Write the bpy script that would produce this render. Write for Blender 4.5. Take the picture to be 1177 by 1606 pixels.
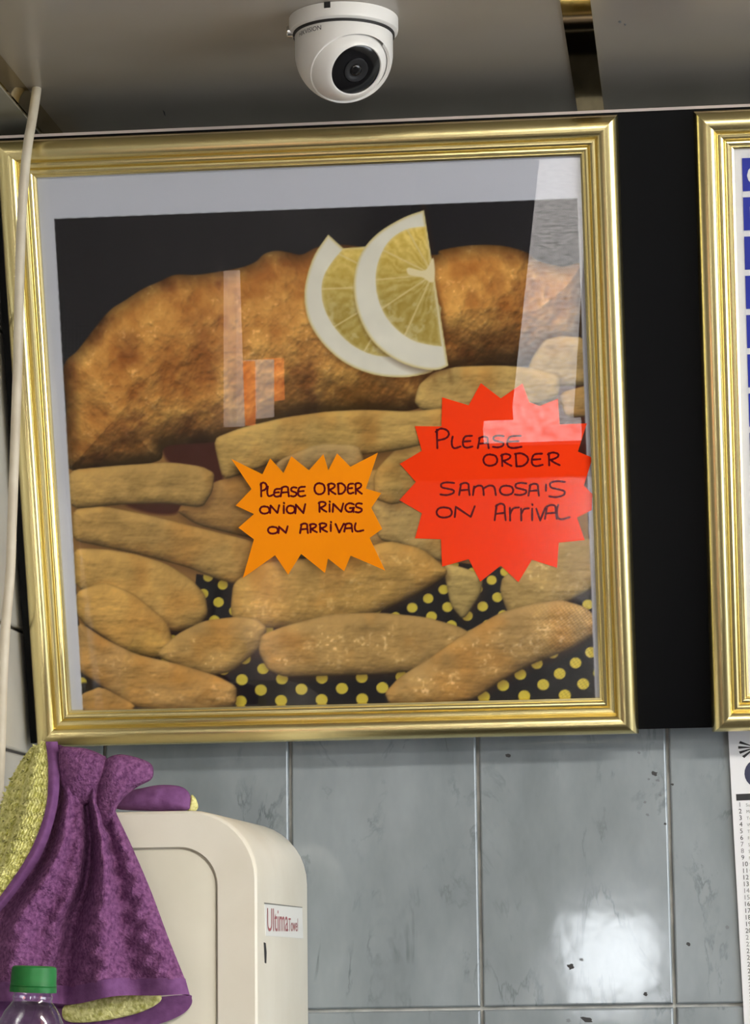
import bpy, bmesh, math, random
import numpy as np
from mathutils import Vector, Matrix

random.seed(7)
rng = np.random.default_rng(11)
scene = bpy.context.scene
for o in list(bpy.data.objects):
    bpy.data.objects.remove(o)
COL = scene.collection

# ------------------------------------------------------------------ camera
W, H = 1177.0, 1606.0
FPX = 4300.0
PX, PY = 722.6, 776.5
RX, RY, RZ = -0.1602966, 0.0864113, -0.0167943
CAMZ = 1.45
CAM = np.array([0.0, 0.0, CAMZ])


def cam_rot():
    a, b, c = RX, RY, RZ
    B = np.array([[1, 0, 0], [0, 0, -1], [0, 1, 0.]])
    Rx = np.array([[1, 0, 0], [0, math.cos(a), -math.sin(a)], [0, math.sin(a), math.cos(a)]])
    Ry = np.array([[math.cos(b), 0, math.sin(b)], [0, 1, 0], [-math.sin(b), 0, math.cos(b)]])
    Rz = np.array([[math.cos(c), -math.sin(c), 0], [math.sin(c), math.cos(c), 0], [0, 0, 1]])
    return Rz @ Rx @ Ry @ B


M = cam_rot()                       # world -> (right, down, forward)
cd = bpy.data.cameras.new('camera')
cam = bpy.data.objects.new('camera', cd)
COL.objects.link(cam)
cd.sensor_fit = 'HORIZONTAL'
cd.sensor_width = 36.0
cd.lens = FPX / W * 36.0
cd.shift_x = -(PX - W / 2) / W
cd.shift_y = (PY - H / 2) / W
cd.clip_start = 0.02
rows = np.array([M[0], -M[1], -M[2]])   # camera x, y, z axes in world
mw = Matrix.Identity(4)
for i in range(3):
    for j in range(3):
        mw[j][i] = rows[i][j]
mw.translation = Vector(CAM)
cam.matrix_world = mw
scene.camera = cam

# ------------------------------------------------------------------ world, exposure
world = bpy.data.worlds.new('world')
scene.world = world
world.use_nodes = True
world.node_tree.nodes['Background'].inputs[0].default_value = (0.75, 0.85, 1.0, 1)
world.node_tree.nodes['Background'].inputs[1].default_value = 0.6
vs = scene.view_settings
vs.view_transform = 'Standard'
vs.look = 'None'
vs.exposure = 1.72
vs.gamma = 1.0
vs.use_curve_mapping = False
LAMP_POWER = 19.0        # emission of the fluorescent diffusers
WINDOW_POWER = 2.3      # daylight panes

# ------------------------------------------------------------------ geometry of the place
YW = 2.867                            # tiled wall behind the sign
TILT = 0.3107
BUP = np.array([0, -math.sin(TILT), math.cos(TILT)])
BN = np.array([0, -math.cos(TILT), -math.sin(TILT)])
BO = np.array([0, YW - .040, CAMZ + 0.19])    # a point low on the black board's front face
XR, YF = 2.6, -2.6                  # right wall, wall behind the viewer


def ray(px, py):
    d = np.array([(px - PX) / FPX, (py - PY) / FPX, 1.0])
    return M.T @ d


def at_y(px, py, y):
    d = ray(px, py)
    return CAM + d * (y / d[1])


def at_z(px, py, z):
    d = ray(px, py)
    return CAM + d * ((z - CAMZ) / d[2])


def at_x(px, py, x):
    d = ray(px, py)
    return CAM + d * (x / d[0])


def bp(px, py, n=0.0):
    """pixel -> (u, v) on the board plane raised by n"""
    d = ray(px, py)
    O = BO + BN * n
    t = np.dot(O - CAM, BN) / np.dot(d, BN)
    p = CAM + d * t - O
    return p[0], np.dot(p, BUP)


def bw(u, v, n):
    return BO + np.array([u, 0, 0]) + BUP * v + BN * n


def project(P):
    c = (P - CAM) @ M.T
    return c[..., 0] / c[..., 2] * FPX + PX, c[..., 1] / c[..., 2] * FPX + PY


vTop = (bp(5, 212.5, 0)[1] + bp(1000, 171, 0)[1]) / 2     # top edge of the board
CEIL = CAMZ + (bw(0, vTop, 0)[2] - CAMZ) * 1.06

# ------------------------------------------------------------------ helpers
def lin(c):
    c = np.asarray(c, float)
    return np.where(c <= 0.04045, c / 12.92, ((c + 0.055) / 1.055) ** 2.4)


def rgb(r, g, b):
    return tuple(float(x) for x in lin(np.array([r, g, b]) / 255.0)) + (1.0,)


def new_mat(name, color=(0.5, 0.5, 0.5, 1), rough=0.5, metal=0.0, spec=0.5):
    m = bpy.data.materials.new(name)
    m.use_nodes = True
    b = m.node_tree.nodes['Principled BSDF']
    b.inputs['Base Color'].default_value = color
    b.inputs['Roughness'].default_value = rough
    b.inputs['Metallic'].default_value = metal
    b.inputs['Specular IOR Level'].default_value = spec
    return m


def nodes(m):
    return m.node_tree.nodes, m.node_tree.links, m.node_tree.nodes['Principled BSDF']


def add_noise(m, scale, c1, c2, detail=4, p0=0.35, p1=0.65, bump=0.0, bscale=None, stretch=None, dist=0.002):
    N, L, b = nodes(m)
    tc = N.new('ShaderNodeTexCoord')
    mp = N.new('ShaderNodeMapping')
    if stretch:
        mp.inputs['Scale'].default_value = stretch
    L.new(tc.outputs['Object'], mp.inputs['Vector'])
    n = N.new('ShaderNodeTexNoise')
    n.inputs['Scale'].default_value = scale
    n.inputs['Detail'].default_value = detail
    L.new(mp.outputs[0], n.inputs['Vector'])
    r = N.new('ShaderNodeValToRGB')
    r.color_ramp.elements[0].position = p0
    r.color_ramp.elements[1].position = p1
    r.color_ramp.elements[0].color = c1
    r.color_ramp.elements[1].color = c2
    L.new(n.outputs['Fac'], r.inputs['Fac'])
    L.new(r.outputs['Color'], b.inputs['Base Color'])
    if bump:
        n2 = N.new('ShaderNodeTexNoise')
        n2.inputs['Scale'].default_value = bscale or scale
        n2.inputs['Detail'].default_value = 3
        L.new(mp.outputs[0], n2.inputs['Vector'])
        bm = N.new('ShaderNodeBump')
        bm.inputs['Strength'].default_value = bump
        bm.inputs['Distance'].default_value = dist
        L.new(n2.outputs['Fac'], bm.inputs['Height'])
        L.new(bm.outputs[0], b.inputs['Normal'])
    return m


def glass_mat(name, tint=(1, 1, 1, 1), f0=0.04, rough=0.0):
    m = bpy.data.materials.new(name)
    m.use_nodes = True
    N, L = m.node_tree.nodes, m.node_tree.links
    N.clear()
    out = N.new('ShaderNodeOutputMaterial')
    mix = N.new('ShaderNodeMixShader')
    tr = N.new('ShaderNodeBsdfTransparent')
    tr.inputs[0].default_value = tint
    gl = N.new('ShaderNodeBsdfGlossy')
    gl.inputs['Roughness'].default_value = rough
    lw = N.new('ShaderNodeLayerWeight')
    lw.inputs[0].default_value = 0.5
    pw = N.new('ShaderNodeMath')
    pw.operation = 'POWER'
    pw.inputs[1].default_value = 5
    L.new(lw.outputs['Facing'], pw.inputs[0])
    ma = N.new('ShaderNodeMath')
    ma.operation = 'MULTIPLY_ADD'
    ma.inputs[1].default_value = 1 - f0
    ma.inputs[2].default_value = f0
    L.new(pw.outputs[0], ma.inputs[0])
    L.new(ma.outputs[0], mix.inputs[0])
    L.new(tr.outputs[0], mix.inputs[1])
    L.new(gl.outputs[0], mix.inputs[2])
    L.new(mix.outputs[0], out.inputs[0])
    return m


def emit_mat(name, color, power):
    m = new_mat(name, color, 0.5)
    b = m.node_tree.nodes['Principled BSDF']
    b.inputs['Emission Color'].default_value = color
    b.inputs['Emission Strength'].default_value = power
    return m


def root_loc(o):
    while o.parent:
        o = o.parent
    return np.array(o.location)


def mk(name, verts, faces, mat, parent=None, base=None, smooth=None, label=None, cat=None, kind=None, group=None):
    """one mesh object; verts are world coordinates"""
    verts = np.asarray(verts, float)
    if parent is not None:
        base = root_loc(parent)
    elif base is None:
        base = np.array([(verts[:, 0].min() + verts[:, 0].max()) / 2, (verts[:, 1].min() + verts[:, 1].max()) / 2, verts[:, 2].min()])
    me = bpy.data.meshes.new(name)
    me.from_pydata([tuple(v) for v in (verts - base)], [], [tuple(f) for f in faces])
    me.materials.append(mat)
    me.update()
    if smooth is not None:
        me.shade_smooth()
        me.set_sharp_from_angle(angle=math.radians(smooth))
    o = bpy.data.objects.new(name, me)
    COL.objects.link(o)
    if parent is not None:
        o.parent = parent
    else:
        o.location = base
    tag(o, label, cat, kind, group)
    return o


def tag(o, label=None, cat=None, kind=None, group=None):
    if label:
        o['label'] = label
    if cat:
        o['category'] = cat
    if kind:
        o['kind'] = kind
    if group:
        o['group'] = group
    return o


def thing(name, loc, label, cat, group=None):
    o = bpy.data.objects.new(name, None)
    o.empty_display_size = 0.02
    COL.objects.link(o)
    o.location = loc
    return tag(o, label, cat, None, group)


def box(x0, x1, y0, y1, z0, z1):
    v = [(x0, y0, z0), (x1, y0, z0), (x1, y1, z0), (x0, y1, z0), (x0, y0, z1), (x1, y0, z1), (x1, y1, z1), (x0, y1, z1)]
    f = [(0, 3, 2, 1), (4, 5, 6, 7), (0, 1, 5, 4), (1, 2, 6, 5), (2, 3, 7, 6), (3, 0, 4, 7)]
    return v, f


def bbox_board(u0, u1, v0, v1, n0, n1):
    v = [bw(u, w, n) for n in (n0, n1) for (u, w) in ((u0, v0), (u1, v0), (u1, v1), (u0, v1))]
    f = [(0, 3, 2, 1), (4, 5, 6, 7), (0, 1, 5, 4), (1, 2, 6, 5), (2, 3, 7, 6), (3, 0, 4, 7)]
    return v, f


def lathe(profile, seg=48, axis=(0, 0, 1), org=(0, 0, 0), cap=True):
    """profile: (r, h) pairs along axis"""
    ax = np.array(axis, float)
    ax /= np.linalg.norm(ax)
    t = np.array([0, 0, 1.0]) if abs(ax[2]) < 0.9 else np.array([1.0, 0, 0])
    e1 = np.cross(t, ax)
    e1 /= np.linalg.norm(e1)
    e2 = np.cross(ax, e1)
    v, f = [], []
    for r, h in profile:
        for k in range(seg):
            a = 2 * math.pi * k / seg
            v.append(np.array(org) + ax * h + (e1 * math.cos(a) + e2 * math.sin(a)) * r)
    n = len(profile)
    for i in range(n - 1):
        for k in range(seg):
            k2 = (k + 1) % seg
            f.append((i * seg + k, i * seg + k2, (i + 1) * seg + k2, (i + 1) * seg + k))
    if cap:
        f.append(tuple(range(seg))[::-1])
        f.append(tuple((n - 1) * seg + k for k in range(seg)))
    return v, f


def catmull(pts, n=6, closed=False):
    p = [np.array(q, float) for q in pts]
    m = len(p)
    out = []
    rngi = range(m if closed else m - 1)
    for i in rngi:
        if closed:
            a, b, c, d = p[(i - 1) % m], p[i], p[(i + 1) % m], p[(i + 2) % m]
        else:
            a, b, c, d = p[max(i - 1, 0)], p[i], p[i + 1], p[min(i + 2, m - 1)]
        for k in range(n):
            t = k / n
            out.append(0.5 * ((2 * b) + (-a + c) * t + (2 * a - 5 * b + 4 * c - d) * t * t + (-a + 3 * b - 3 * c + d) * t ** 3))
    if not closed:
        out.append(p[-1])
    return out


def tube(path, r, seg=12):
    v, f = [], []
    path = [np.array(p, float) for p in path]
    n = len(path)
    up = np.array([1.0, 0.2, 0])
    for i, p in enumerate(path):
        t = path[min(i + 1, n - 1)] - path[max(i - 1, 0)]
        t /= np.linalg.norm(t)
        e1 = np.cross(up, t)
        e1 /= np.linalg.norm(e1)
        e2 = np.cross(t, e1)
        for k in range(seg):
            a = 2 * math.pi * k / seg
            v.append(p + (e1 * math.cos(a) + e2 * math.sin(a)) * r)
    for i in range(n - 1):
        for k in range(seg):
            k2 = (k + 1) % seg
            f.append((i * seg + k, i * seg + k2, (i + 1) * seg + k2, (i + 1) * seg + k))
    f.append(tuple(range(seg))[::-1])
    f.append(tuple((n - 1) * seg + k for k in range(seg)))
    return v, f


def prism(pts, d):
    """closed outline of 3D points extruded by vector d"""
    n = len(pts)
    v = [np.array(p) for p in pts] + [np.array(p) + d for p in pts]
    f = [tuple(range(n))[::-1], tuple(range(n, 2 * n))]
    f += [(i, (i + 1) % n, n + (i + 1) % n, n + i) for i in range(n)]
    return v, f


def text_geo(s, size):
    cu = bpy.data.curves.new('t', 'FONT')
    cu.body = s
    cu.size = size
    cu.resolution_u = 3
    ob = bpy.data.objects.new('t', cu)
    COL.objects.link(ob)
    dg = bpy.context.evaluated_depsgraph_get()
    me = ob.evaluated_get(dg).to_mesh()
    v = np.array([tuple(q.co)[:2] for q in me.vertices]) if len(me.vertices) else np.zeros((0, 2))
    f = [tuple(p.vertices) for p in me.polygons]
    ob.evaluated_get(dg).to_mesh_clear()
    bpy.data.objects.remove(ob)
    bpy.data.curves.remove(cu)
    return v, f


# ------------------------------------------------------------------ materials
M_gold = new_mat('gold_anodised', (0.84, 0.72, 0.36, 1), 0.26, 1.0)
M_brass = new_mat('brass_strip', (0.50, 0.40, 0.20, 1), 0.06, 1.0)
M_black = new_mat('black_board', (0.0025, 0.0027, 0.0035, 1), 0.30, 0.0, 0.10)
M_white_trim = new_mat('white_trim', rgb(190, 178, 174), 0.4)
M_ceil = add_noise(new_mat('ceiling_panel', rgb(172, 166, 157), 0.26), 3.0, rgb(163, 156, 146), rgb(176, 170, 161), 3, bump=0.02, bscale=30)
M_paint = add_noise(new_mat('room_paint', rgb(215, 212, 205), 0.6), 4.0, rgb(205, 202, 195), rgb(220, 217, 210))
M_wall_dark = add_noise(new_mat('grey_paint', rgb(92, 88, 84), 0.6), 4.0, rgb(84, 80, 76), rgb(98, 94, 90))
M_floor = add_noise(new_mat('floor_vinyl', rgb(60, 54, 50), 0.5), 6.0, rgb(50, 45, 42), rgb(68, 62, 57))
M_grout = add_noise(new_mat('grout', rgb(190, 190, 185), 0.8), 40, rgb(165, 167, 163), rgb(205, 205, 200))
M_cable = add_noise(new_mat('cable_pvc', rgb(205, 195, 175), 0.45), 20, rgb(192, 181, 160), rgb(212, 203, 184))
M_plastic = add_noise(new_mat('cream_plastic', rgb(222, 217, 202), 0.38), 9, rgb(217, 211, 195), rgb(226, 221, 207))
M_plastic2 = add_noise(new_mat('cream_panel', rgb(205, 200, 182), 0.42), 9, rgb(199, 194, 176), rgb(210, 205, 188))
M_camwhite = new_mat('camera_white', rgb(226, 224, 220), 0.32)
M_camblack = new_mat('camera_black', (0.004, 0.004, 0.005, 1), 0.12)
M_dark = new_mat('dark_gap', (0.012, 0.011, 0.011, 1), 0.6)
M_steel = new_mat('steel', (0.55, 0.55, 0.55, 1), 0.25, 1.0)
M_glass = glass_mat('picture_glass', f0=0.025)
M_pet = glass_mat('pet_plastic', (0.86, 0.88, 0.90, 1), 0.09, 0.03)
M_ink = new_mat('marker_ink', rgb(92, 8, 22), 0.6, 0, .1)
M_orange = new_mat('orange_card', rgb(252, 146, 6), 0.6, 0, .1)
M_red = new_mat('red_card', rgb(254, 62, 8), 0.6, 0, .1)
M_paper = new_mat('paper_white', rgb(225, 226, 230), 0.6)
M_print = new_mat('print_black', (0.012, 0.012, 0.016, 1), 0.6)
M_blue = new_mat('menu_blue', rgb(16, 38, 160), 0.5)
M_navy = new_mat('navy_print', rgb(28, 34, 70), 0.5)
M_green = add_noise(new_mat('green_cap', rgb(30, 112, 54), 0.45, 0, .25), 60, rgb(20, 88, 40), rgb(28, 104, 50))


def tile_mat():
    m = new_mat('marble_tile', rgb(190, 196, 200), 0.075)
    N, L, b = nodes(m)
    tc = N.new('ShaderNodeTexCoord')
    oi = N.new('ShaderNodeObjectInfo')
    off = N.new('ShaderNodeVectorMath')
    off.operation = 'MULTIPLY_ADD'
    cb = N.new('ShaderNodeCombineXYZ')
    for i in range(3):
        L.new(oi.outputs['Random'], cb.inputs[i])
    off.inputs[1].default_value = (7.3, 3.1, 9.7)
    L.new(cb.outputs[0], off.inputs[0])
    L.new(tc.outputs['Object'], off.inputs[2])
    mp = N.new('ShaderNodeMapping')
    mp.inputs['Rotation'].default_value = (0, math.radians(38), 0)
    mp.inputs['Scale'].default_value = (1.0, 1.0, 0.45)
    L.new(off.outputs[0], mp.inputs['Vector'])
    # soft clouds
    n1 = N.new('ShaderNodeTexNoise')
    n1.inputs['Scale'].default_value = 9
    n1.inputs['Detail'].default_value = 5
    n1.inputs['Roughness'].default_value = 0.6
    L.new(mp.outputs[0], n1.inputs['Vector'])
    r1 = N.new('ShaderNodeValToRGB')
    r1.color_ramp.elements[0].position = 0.3
    r1.color_ramp.elements[1].position = 0.68
    r1.color_ramp.elements[0].color = rgb(120, 128, 133)
    r1.color_ramp.elements[1].color = rgb(150, 158, 163)
    L.new(n1.outputs['Fac'], r1.inputs['Fac'])
    # thin veins: ridge of a distorted noise
    n2 = N.new('ShaderNodeTexNoise')
    n2.inputs['Scale'].default_value = 11
    n2.inputs['Detail'].default_value = 6
    n2.inputs['Roughness'].default_value = 0.62
    n2.inputs['Distortion'].default_value = 0.6
    L.new(mp.outputs[0], n2.inputs['Vector'])
    sb = N.new('ShaderNodeMath')
    sb.operation = 'SUBTRACT'
    sb.inputs[1].default_value = 0.5
    L.new(n2.outputs['Fac'], sb.inputs[0])
    ab = N.new('ShaderNodeMath')
    ab.operation = 'ABSOLUTE'
    L.new(sb.outputs[0], ab.inputs[0])
    mr = N.new('ShaderNodeMapRange')
    mr.inputs['From Min'].default_value = 0.0
    mr.inputs['From Max'].default_value = 0.022
    mr.inputs['To Min'].default_value = 1.0
    mr.inputs['To Max'].default_value = 0.0
    L.new(ab.outputs[0], mr.inputs['Value'])
    # veins fade in and out
    n3 = N.new('ShaderNodeTexNoise')
    n3.inputs['Scale'].default_value = 22
    n3.inputs['Detail'].default_value = 3
    L.new(off.outputs[0], n3.inputs['Vector'])
    mr3 = N.new('ShaderNodeMapRange')
    mr3.inputs['From Min'].default_value = 0.44
    mr3.inputs['From Max'].default_value = 0.75
    L.new(n3.outputs['Fac'], mr3.inputs['Value'])
    mu = N.new('ShaderNodeMath')
    mu.operation = 'MULTIPLY'
    L.new(mr.outputs[0], mu.inputs[0])
    L.new(mr3.outputs[0], mu.inputs[1])
    mx = N.new('ShaderNodeMix')
    mx.data_type = 'RGBA'
    L.new(mu.outputs[0], mx.inputs[0])
    L.new(r1.outputs[0], mx.inputs[6])
    mx.inputs[7].default_value = rgb(100, 108, 113)
    L.new(mx.outputs[2], b.inputs['Base Color'])
    n4 = N.new('ShaderNodeTexNoise')
    n4.inputs['Scale'].default_value = 28
    L.new(tc.outputs['Object'], n4.inputs['Vector'])
    bu = N.new('ShaderNodeBump')
    bu.inputs['Strength'].default_value = 0.03
    bu.inputs['Distance'].default_value = 0.004
    L.new(n4.outputs['Fac'], bu.inputs['Height'])
    L.new(bu.outputs[0], b.inputs['Normal'])
    return m


M_tile = tile_mat()
M_tile_side = add_noise(new_mat('cream_tile', rgb(200, 196, 186), 0.15), 8, rgb(190, 186, 176), rgb(206, 203, 194))
M_purple = add_noise(new_mat('purple_terry', rgb(112, 68, 108), 0.95, spec=0.15), 260, rgb(98, 55, 97), rgb(146, 96, 141), 3, 0.3, 0.7, bump=0.9, bscale=420, dist=0.003)
M_purple_hem = add_noise(new_mat('purple_hem', rgb(112, 72, 116), 0.9, spec=0.15), 120, rgb(112, 70, 117), rgb(126, 83, 131), 2, bump=0.15, bscale=500)
M_yellow = add_noise(new_mat('yellow_terry', rgb(190, 184, 100), 0.95, spec=0.1), 230, rgb(190, 187, 98), rgb(238, 234, 164), 3, 0.32, 0.58, bump=0.9, bscale=300, dist=0.0022)

# ------------------------------------------------------------------ frame rectangles on the board
uL = (bp(6, 390, 0.004)[0] + bp(58, 1160, 0.004)[0]) / 2
uR = (bp(969, 190, 0.004)[0] + bp(1003, 1150, 0.004)[0]) / 2
vT = (bp(30, 219, 0.014)[1] + bp(960, 181, 0.014)[1]) / 2
vB = (bp(98, 1172, 0.004)[1] + bp(1000, 1149, 0.004)[1]) / 2
u2L = (bp(1088.4, 172, 0.004)[0] + bp(1117, 1148, 0.004)[0]) / 2
RW = 0.0385
XL = uL - 0.012                     # tiled side wall
print('frame1', uL, uR, vB, vT, 'f2', u2L, 'XL', XL, 'vTop', vTop, 'boardtop z', bw(0, vTop, 0)[2] - CAMZ, bw(0, vTop, 0)[1])

# ================================================================== SETTING
mk('floor', *box(XL - .1, XR + .1, YF - .1, YW + .1, -0.06, 0.0), M_floor, kind='structure')
ceil = mk('ceiling', *box(XL - .1, XR + .1, YF - .1, YW + .1, CEIL + .006, CEIL + .08), M_ceil, kind='structure')
wall_back = mk('wall_back', *box(XL - .1, XR + .1, YW + .006, YW + .12, 0, CEIL + .006), M_grout, kind='structure')
wall_left = mk('wall_left', *box(XL - .12, XL - .006, YF - .1, YW + .006, 0, CEIL + .006), M_wall_dark, kind='structure')

# ceiling panels either side of the brass strip
s0 = at_z(878.7, 0, CEIL)[0] * .5 + at_z(906, 170.6, CEIL)[0] * .5
s1 = at_z(926, 0, CEIL)[0] * .5 + at_z(947.8, 166, CEIL)[0] * .5
e0 = (at_z(2.5, 88, CEIL)[0] + at_z(94.3, 201.6, CEIL)[0]) / 2
print('strip', s0, s1, 'edge', e0, 'ceil', CEIL - CAMZ)
pan = [(e0 - .002, s0 + .001), (s1 - .001, s1 + .60)]
x = s1 + .60
pan.append((x + (s1 - s0), XR))
for a, b in pan:
    mk('ceiling_panel', *box(a, b, YF, YW + .004, CEIL, CEIL + .006), M_ceil, parent=ceil)
mk('trim_1', *box(s0, s1, YF, YW + .004, CEIL - .0012, CEIL + .004), M_brass, kind='structure')
mk('trim_4', *box(x, x + (s1 - s0), YF, YW + .004, CEIL - .0012, CEIL + .004), M_brass, kind='structure')
M_boxing = add_noise(new_mat('boxing_paint', rgb(140, 136, 122), 0.6), 9, rgb(128, 124, 110), rgb(148, 144, 130))
# boxed corner between ceiling and side wall, brass-faced
lowz = CAMZ + (at_x(0, 128.4, e0)[2] + at_x(58.6, 201.6, e0)[2]) / 2 - CAMZ
print('boxing h', CEIL - lowz)
mk('trim_2', *box(XL, e0 - .003, YF, YW + .004, lowz, CEIL + .004), M_boxing, kind='structure')
mk('trim_3', *box(e0 - .003, e0, YF, YW + .004, lowz + .0015, CEIL - .0005), M_brass, kind='structure')
# small marks on the ceiling
def blot(cx, cy, r, seed, stretch=(1, 1), rot=0):
    rr = random.Random(seed)
    out = []
    n = 11
    for k in range(n):
        a = 2 * math.pi * k / n
        q = r * (0.6 + 0.6 * rr.random())
        x_, y_ = q * math.cos(a) * stretch[0], q * math.sin(a) * stretch[1]
        out.append((cx + x_ * math.cos(rot) - y_ * math.sin(rot), cy + x_ * math.sin(rot) + y_ * math.cos(rot)))
    return out


M_mark = new_mat('dark_mark', rgb(52, 52, 54), 0.6)
M_mark2 = new_mat('grey_mark', rgb(112, 116, 122), 0.6)
for i, (cx, cy, r, st, ro) in enumerate([(258, 178, 5.5, (1, .22), 1.2), (973, 35, 2.4, (1, .8), 0), (981, 39, 1.6, (1, 1), 0)]):
    pts = [at_z(q[0], q[1], CEIL - .0004) for q in blot(cx, cy, r, i + 50, st, ro)]
    mk('scuff_mark', *prism(pts, np.array([0, 0, .0005])), M_mark if i == 0 else M_mark2, parent=ceil)


# wall tiles -------------------------------------------------------
def tile_mesh(name, w, h, d, mat, axis):
    b = 0.0022
    g = 0.0016
    w2, h2 = w / 2 - g, h / 2 - g
    loops = [(w2, h2, 0.0), (w2, h2, d - b), (w2 - b * .4, h2 - b * .4, d - b * .35), (w2 - b, h2 - b, d)]
    v = []
    for a, c, n in loops:
        for sx, sz in ((-1, -1), (1, -1), (1, 1), (-1, 1)):
            v.append((sx * a, -n, sz * c) if axis == 'y' else (n, sx * a, sz * c))
    f = []
    for i in range(3):
        for k in range(4):
            k2 = (k + 1) % 4
            f.append((i * 4 + k, i * 4 + k2, (i + 1) * 4 + k2, (i + 1) * 4 + k))
    f.append((12, 13, 14, 15))
    me = bpy.data.meshes.new(name)
    me.from_pydata(v, [], f)
    me.materials.append(mat)
    me.shade_smooth()
    me.set_sharp_from_angle(angle=math.radians(20))
    return me


j1 = at_y(454, 1168, YW)[0]
j2 = (at_y(748, 1162, YW)[0] + at_y(757.5, 1603, YW)[0]) / 2
j3 = (at_y(1046, 1140, YW)[0] + at_y(1060, 1603, YW)[0]) / 2
zj = (at_y(490, 1584.6, YW)[2] + at_y(1163, 1576.5, YW)[2]) / 2
TW = (j3 - j2)
TH = 0.302
print('tile', j1, j2, j3, TW, zj - CAMZ)
tmes = tile_mesh('tile', TW, TH, 0.0085, M_tile, 'y')
tiles = {}
for r in range(-2, 2):
    for c in range(-3, 6):
        cx = j2 + (c + .5) * TW
        cz = zj + (r + .5) * TH
        if cx - TW / 2 < XL - .02 or cz + TH / 2 > CEIL + .07:
            continue
        o = bpy.data.objects.new('tile', tmes)
        COL.objects.link(o)
        o.parent = wall_back
        o.location = Vector((cx, YW + .0085 + random.uniform(-.0002, .0002), cz)) - wall_back.location
        tiles[(c, r)] = o
# narrow cut tile beside the side wall
cutw = (j2 - 3 * TW) - XL if (j2 - 3 * TW) - XL > 0.012 else (j2 - 2 * TW) - XL
if cutw > 0.012:
    cm = tile_mesh('tile_cut', cutw, TH, 0.0085, M_tile, 'y')
    for r in range(-2, 2):
        o = bpy.data.objects.new('tile', cm)
        COL.objects.link(o)
        o.parent = wall_back
        o.location = Vector((XL + cutw / 2, YW + .0085, zj + (r + .5) * TH)) - wall_back.location
# chips and dirt on the tiles
marks = [(797, 1185, 4.2, 1, 0), (1027, 1213, 5.2, 1, 0), (1032, 1224, 3, 1, 1), (1018, 1222, 2.5, 1, 1), (1003, 1181, 3, 1, 1),
         (1012, 1258, 2.5, 1, 1), (1016, 1278, 3, 1, 1), (1044, 1292, 3, 1, 0), (1036, 1247, 3, 1, 1), (896, 1516, 6.5, 1, 0), (913, 1505, 3.5, 1, 1),
         (1013, 1559, 4, 1, 0), (1080, 1481, 4, 1, 0), (1141, 1454, 4, 1, 1), (921, 1599, 9, 1, 0), (892, 1601, 4, 1, 1), (906, 1574, 2.5, 1, 1), (1055, 1230, 2.5, 1, 0)]
for i, (cx, cy, r, s, lt) in enumerate(marks):
    st = (1.25, .45) if r > 8 else (1, .8)
    pts = [at_y(q[0], q[1], YW - .0002) for q in blot(cx, cy, r, i, st, .2)]
    mk('chip_mark', *prism(pts, np.array([0, .0006, 0])), M_mark2 if lt else M_mark, parent=wall_back)

# side wall tiles
zs1 = (at_x(14.4, 980.6, XL)[2] + at_x(39.2, 991.5, XL)[2]) / 2
zs2 = at_x(30, 1180, XL)[2]
print('side joints', zs1 - CAMZ, zs2 - CAMZ)
rows_s = [(zs2 - .3, zs2), (zs2, zs1), (zs1, zs1 + .3), (zs1 + .3, lowz)]
for (a, b) in rows_s:
    me = tile_mesh('side_tile', .2, b - a, .006, M_tile_side, 'x')
    for k in range(2):
        o = bpy.data.objects.new('tile', me)
        COL.objects.link(o)
        o.parent = wall_left
        o.location = Vector((XL - .006, YW - .1 - .2 * k, (a + b) / 2)) - wall_left.location

# wall behind the viewer, with a small door window and the shop window
w1 = (-.44, -.13, CAMZ - .22, CAMZ + .08)
w2 = (.1, 2.0, .85, 2.1)          # y range, z range, on the right wall
bmv, bmf = [], []


def addbox(*a):
    v, f = box(*a)
    n = len(bmv)
    bmv.extend(v)
    bmf.extend([tuple(i + n for i in q) for q in f])


addbox(XL - .1, w1[0], YF - .1, YF, 0, CEIL + .006)
addbox(w1[1], XR + .1, YF - .1, YF, 0, CEIL + .006)
addbox(w1[0], w1[1], YF - .1, YF, 0, w1[2])
addbox(w1[0], w1[1], YF - .1, YF, w1[3], CEIL + .006)
mk('wall_front', bmv, bmf, M_paint, kind='structure')
M_day = emit_mat('daylight_pane', (0.86, 0.93, 1.0, 1), WINDOW_POWER)
M_day1 = emit_mat('daylight_pane_small', (0.9, 0.95, 1.0, 1), WINDOW_POWER * 2.7)
bmv, bmf = [], []
addbox(XR, XR + .1, YF, w2[0], 0, CEIL + .006)
addbox(XR, XR + .1, w2[1], YW + .006, 0, CEIL + .006)
addbox(XR, XR + .1, w2[0], w2[1], 0, w2[2])
addbox(XR, XR + .1, w2[0], w2[1], w2[3], CEIL + .006)
mk('wall_right', bmv, bmf, M_paint, kind='structure')
p = mk('window_1', *box(w1[0], w1[1], YF - .06, YF - .05, w1[2], w1[3]), M_day1, kind='structure')
fr = .025
for q in ((w1[0], w1[0] + fr, w1[2], w1[3]), (w1[1] - fr, w1[1], w1[2], w1[3]), (w1[0], w1[1], w1[2], w1[2] + fr), (w1[0], w1[1], w1[3] - fr, w1[3])):
    mk('window_frame', *box(q[0], q[1], YF - .055, YF - .01, q[2], q[3]), M_white_trim, parent=p)
p = mk('window_2', *box(XR + .05, XR + .06, w2[0], w2[1], w2[2], w2[3]), M_day, kind='structure')
for q in ((w2[0], w2[0] + fr, w2[2], w2[3]), (w2[1] - fr, w2[1], w2[2], w2[3]), (w2[0], w2[1], w2[2], w2[2] + fr), (w2[0], w2[1], w2[3] - fr, w2[3])):
    mk('window_frame', *box(XR + .01, XR + .055, q[0], q[1], q[2], q[3]), M_white_trim, parent=p)

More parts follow.
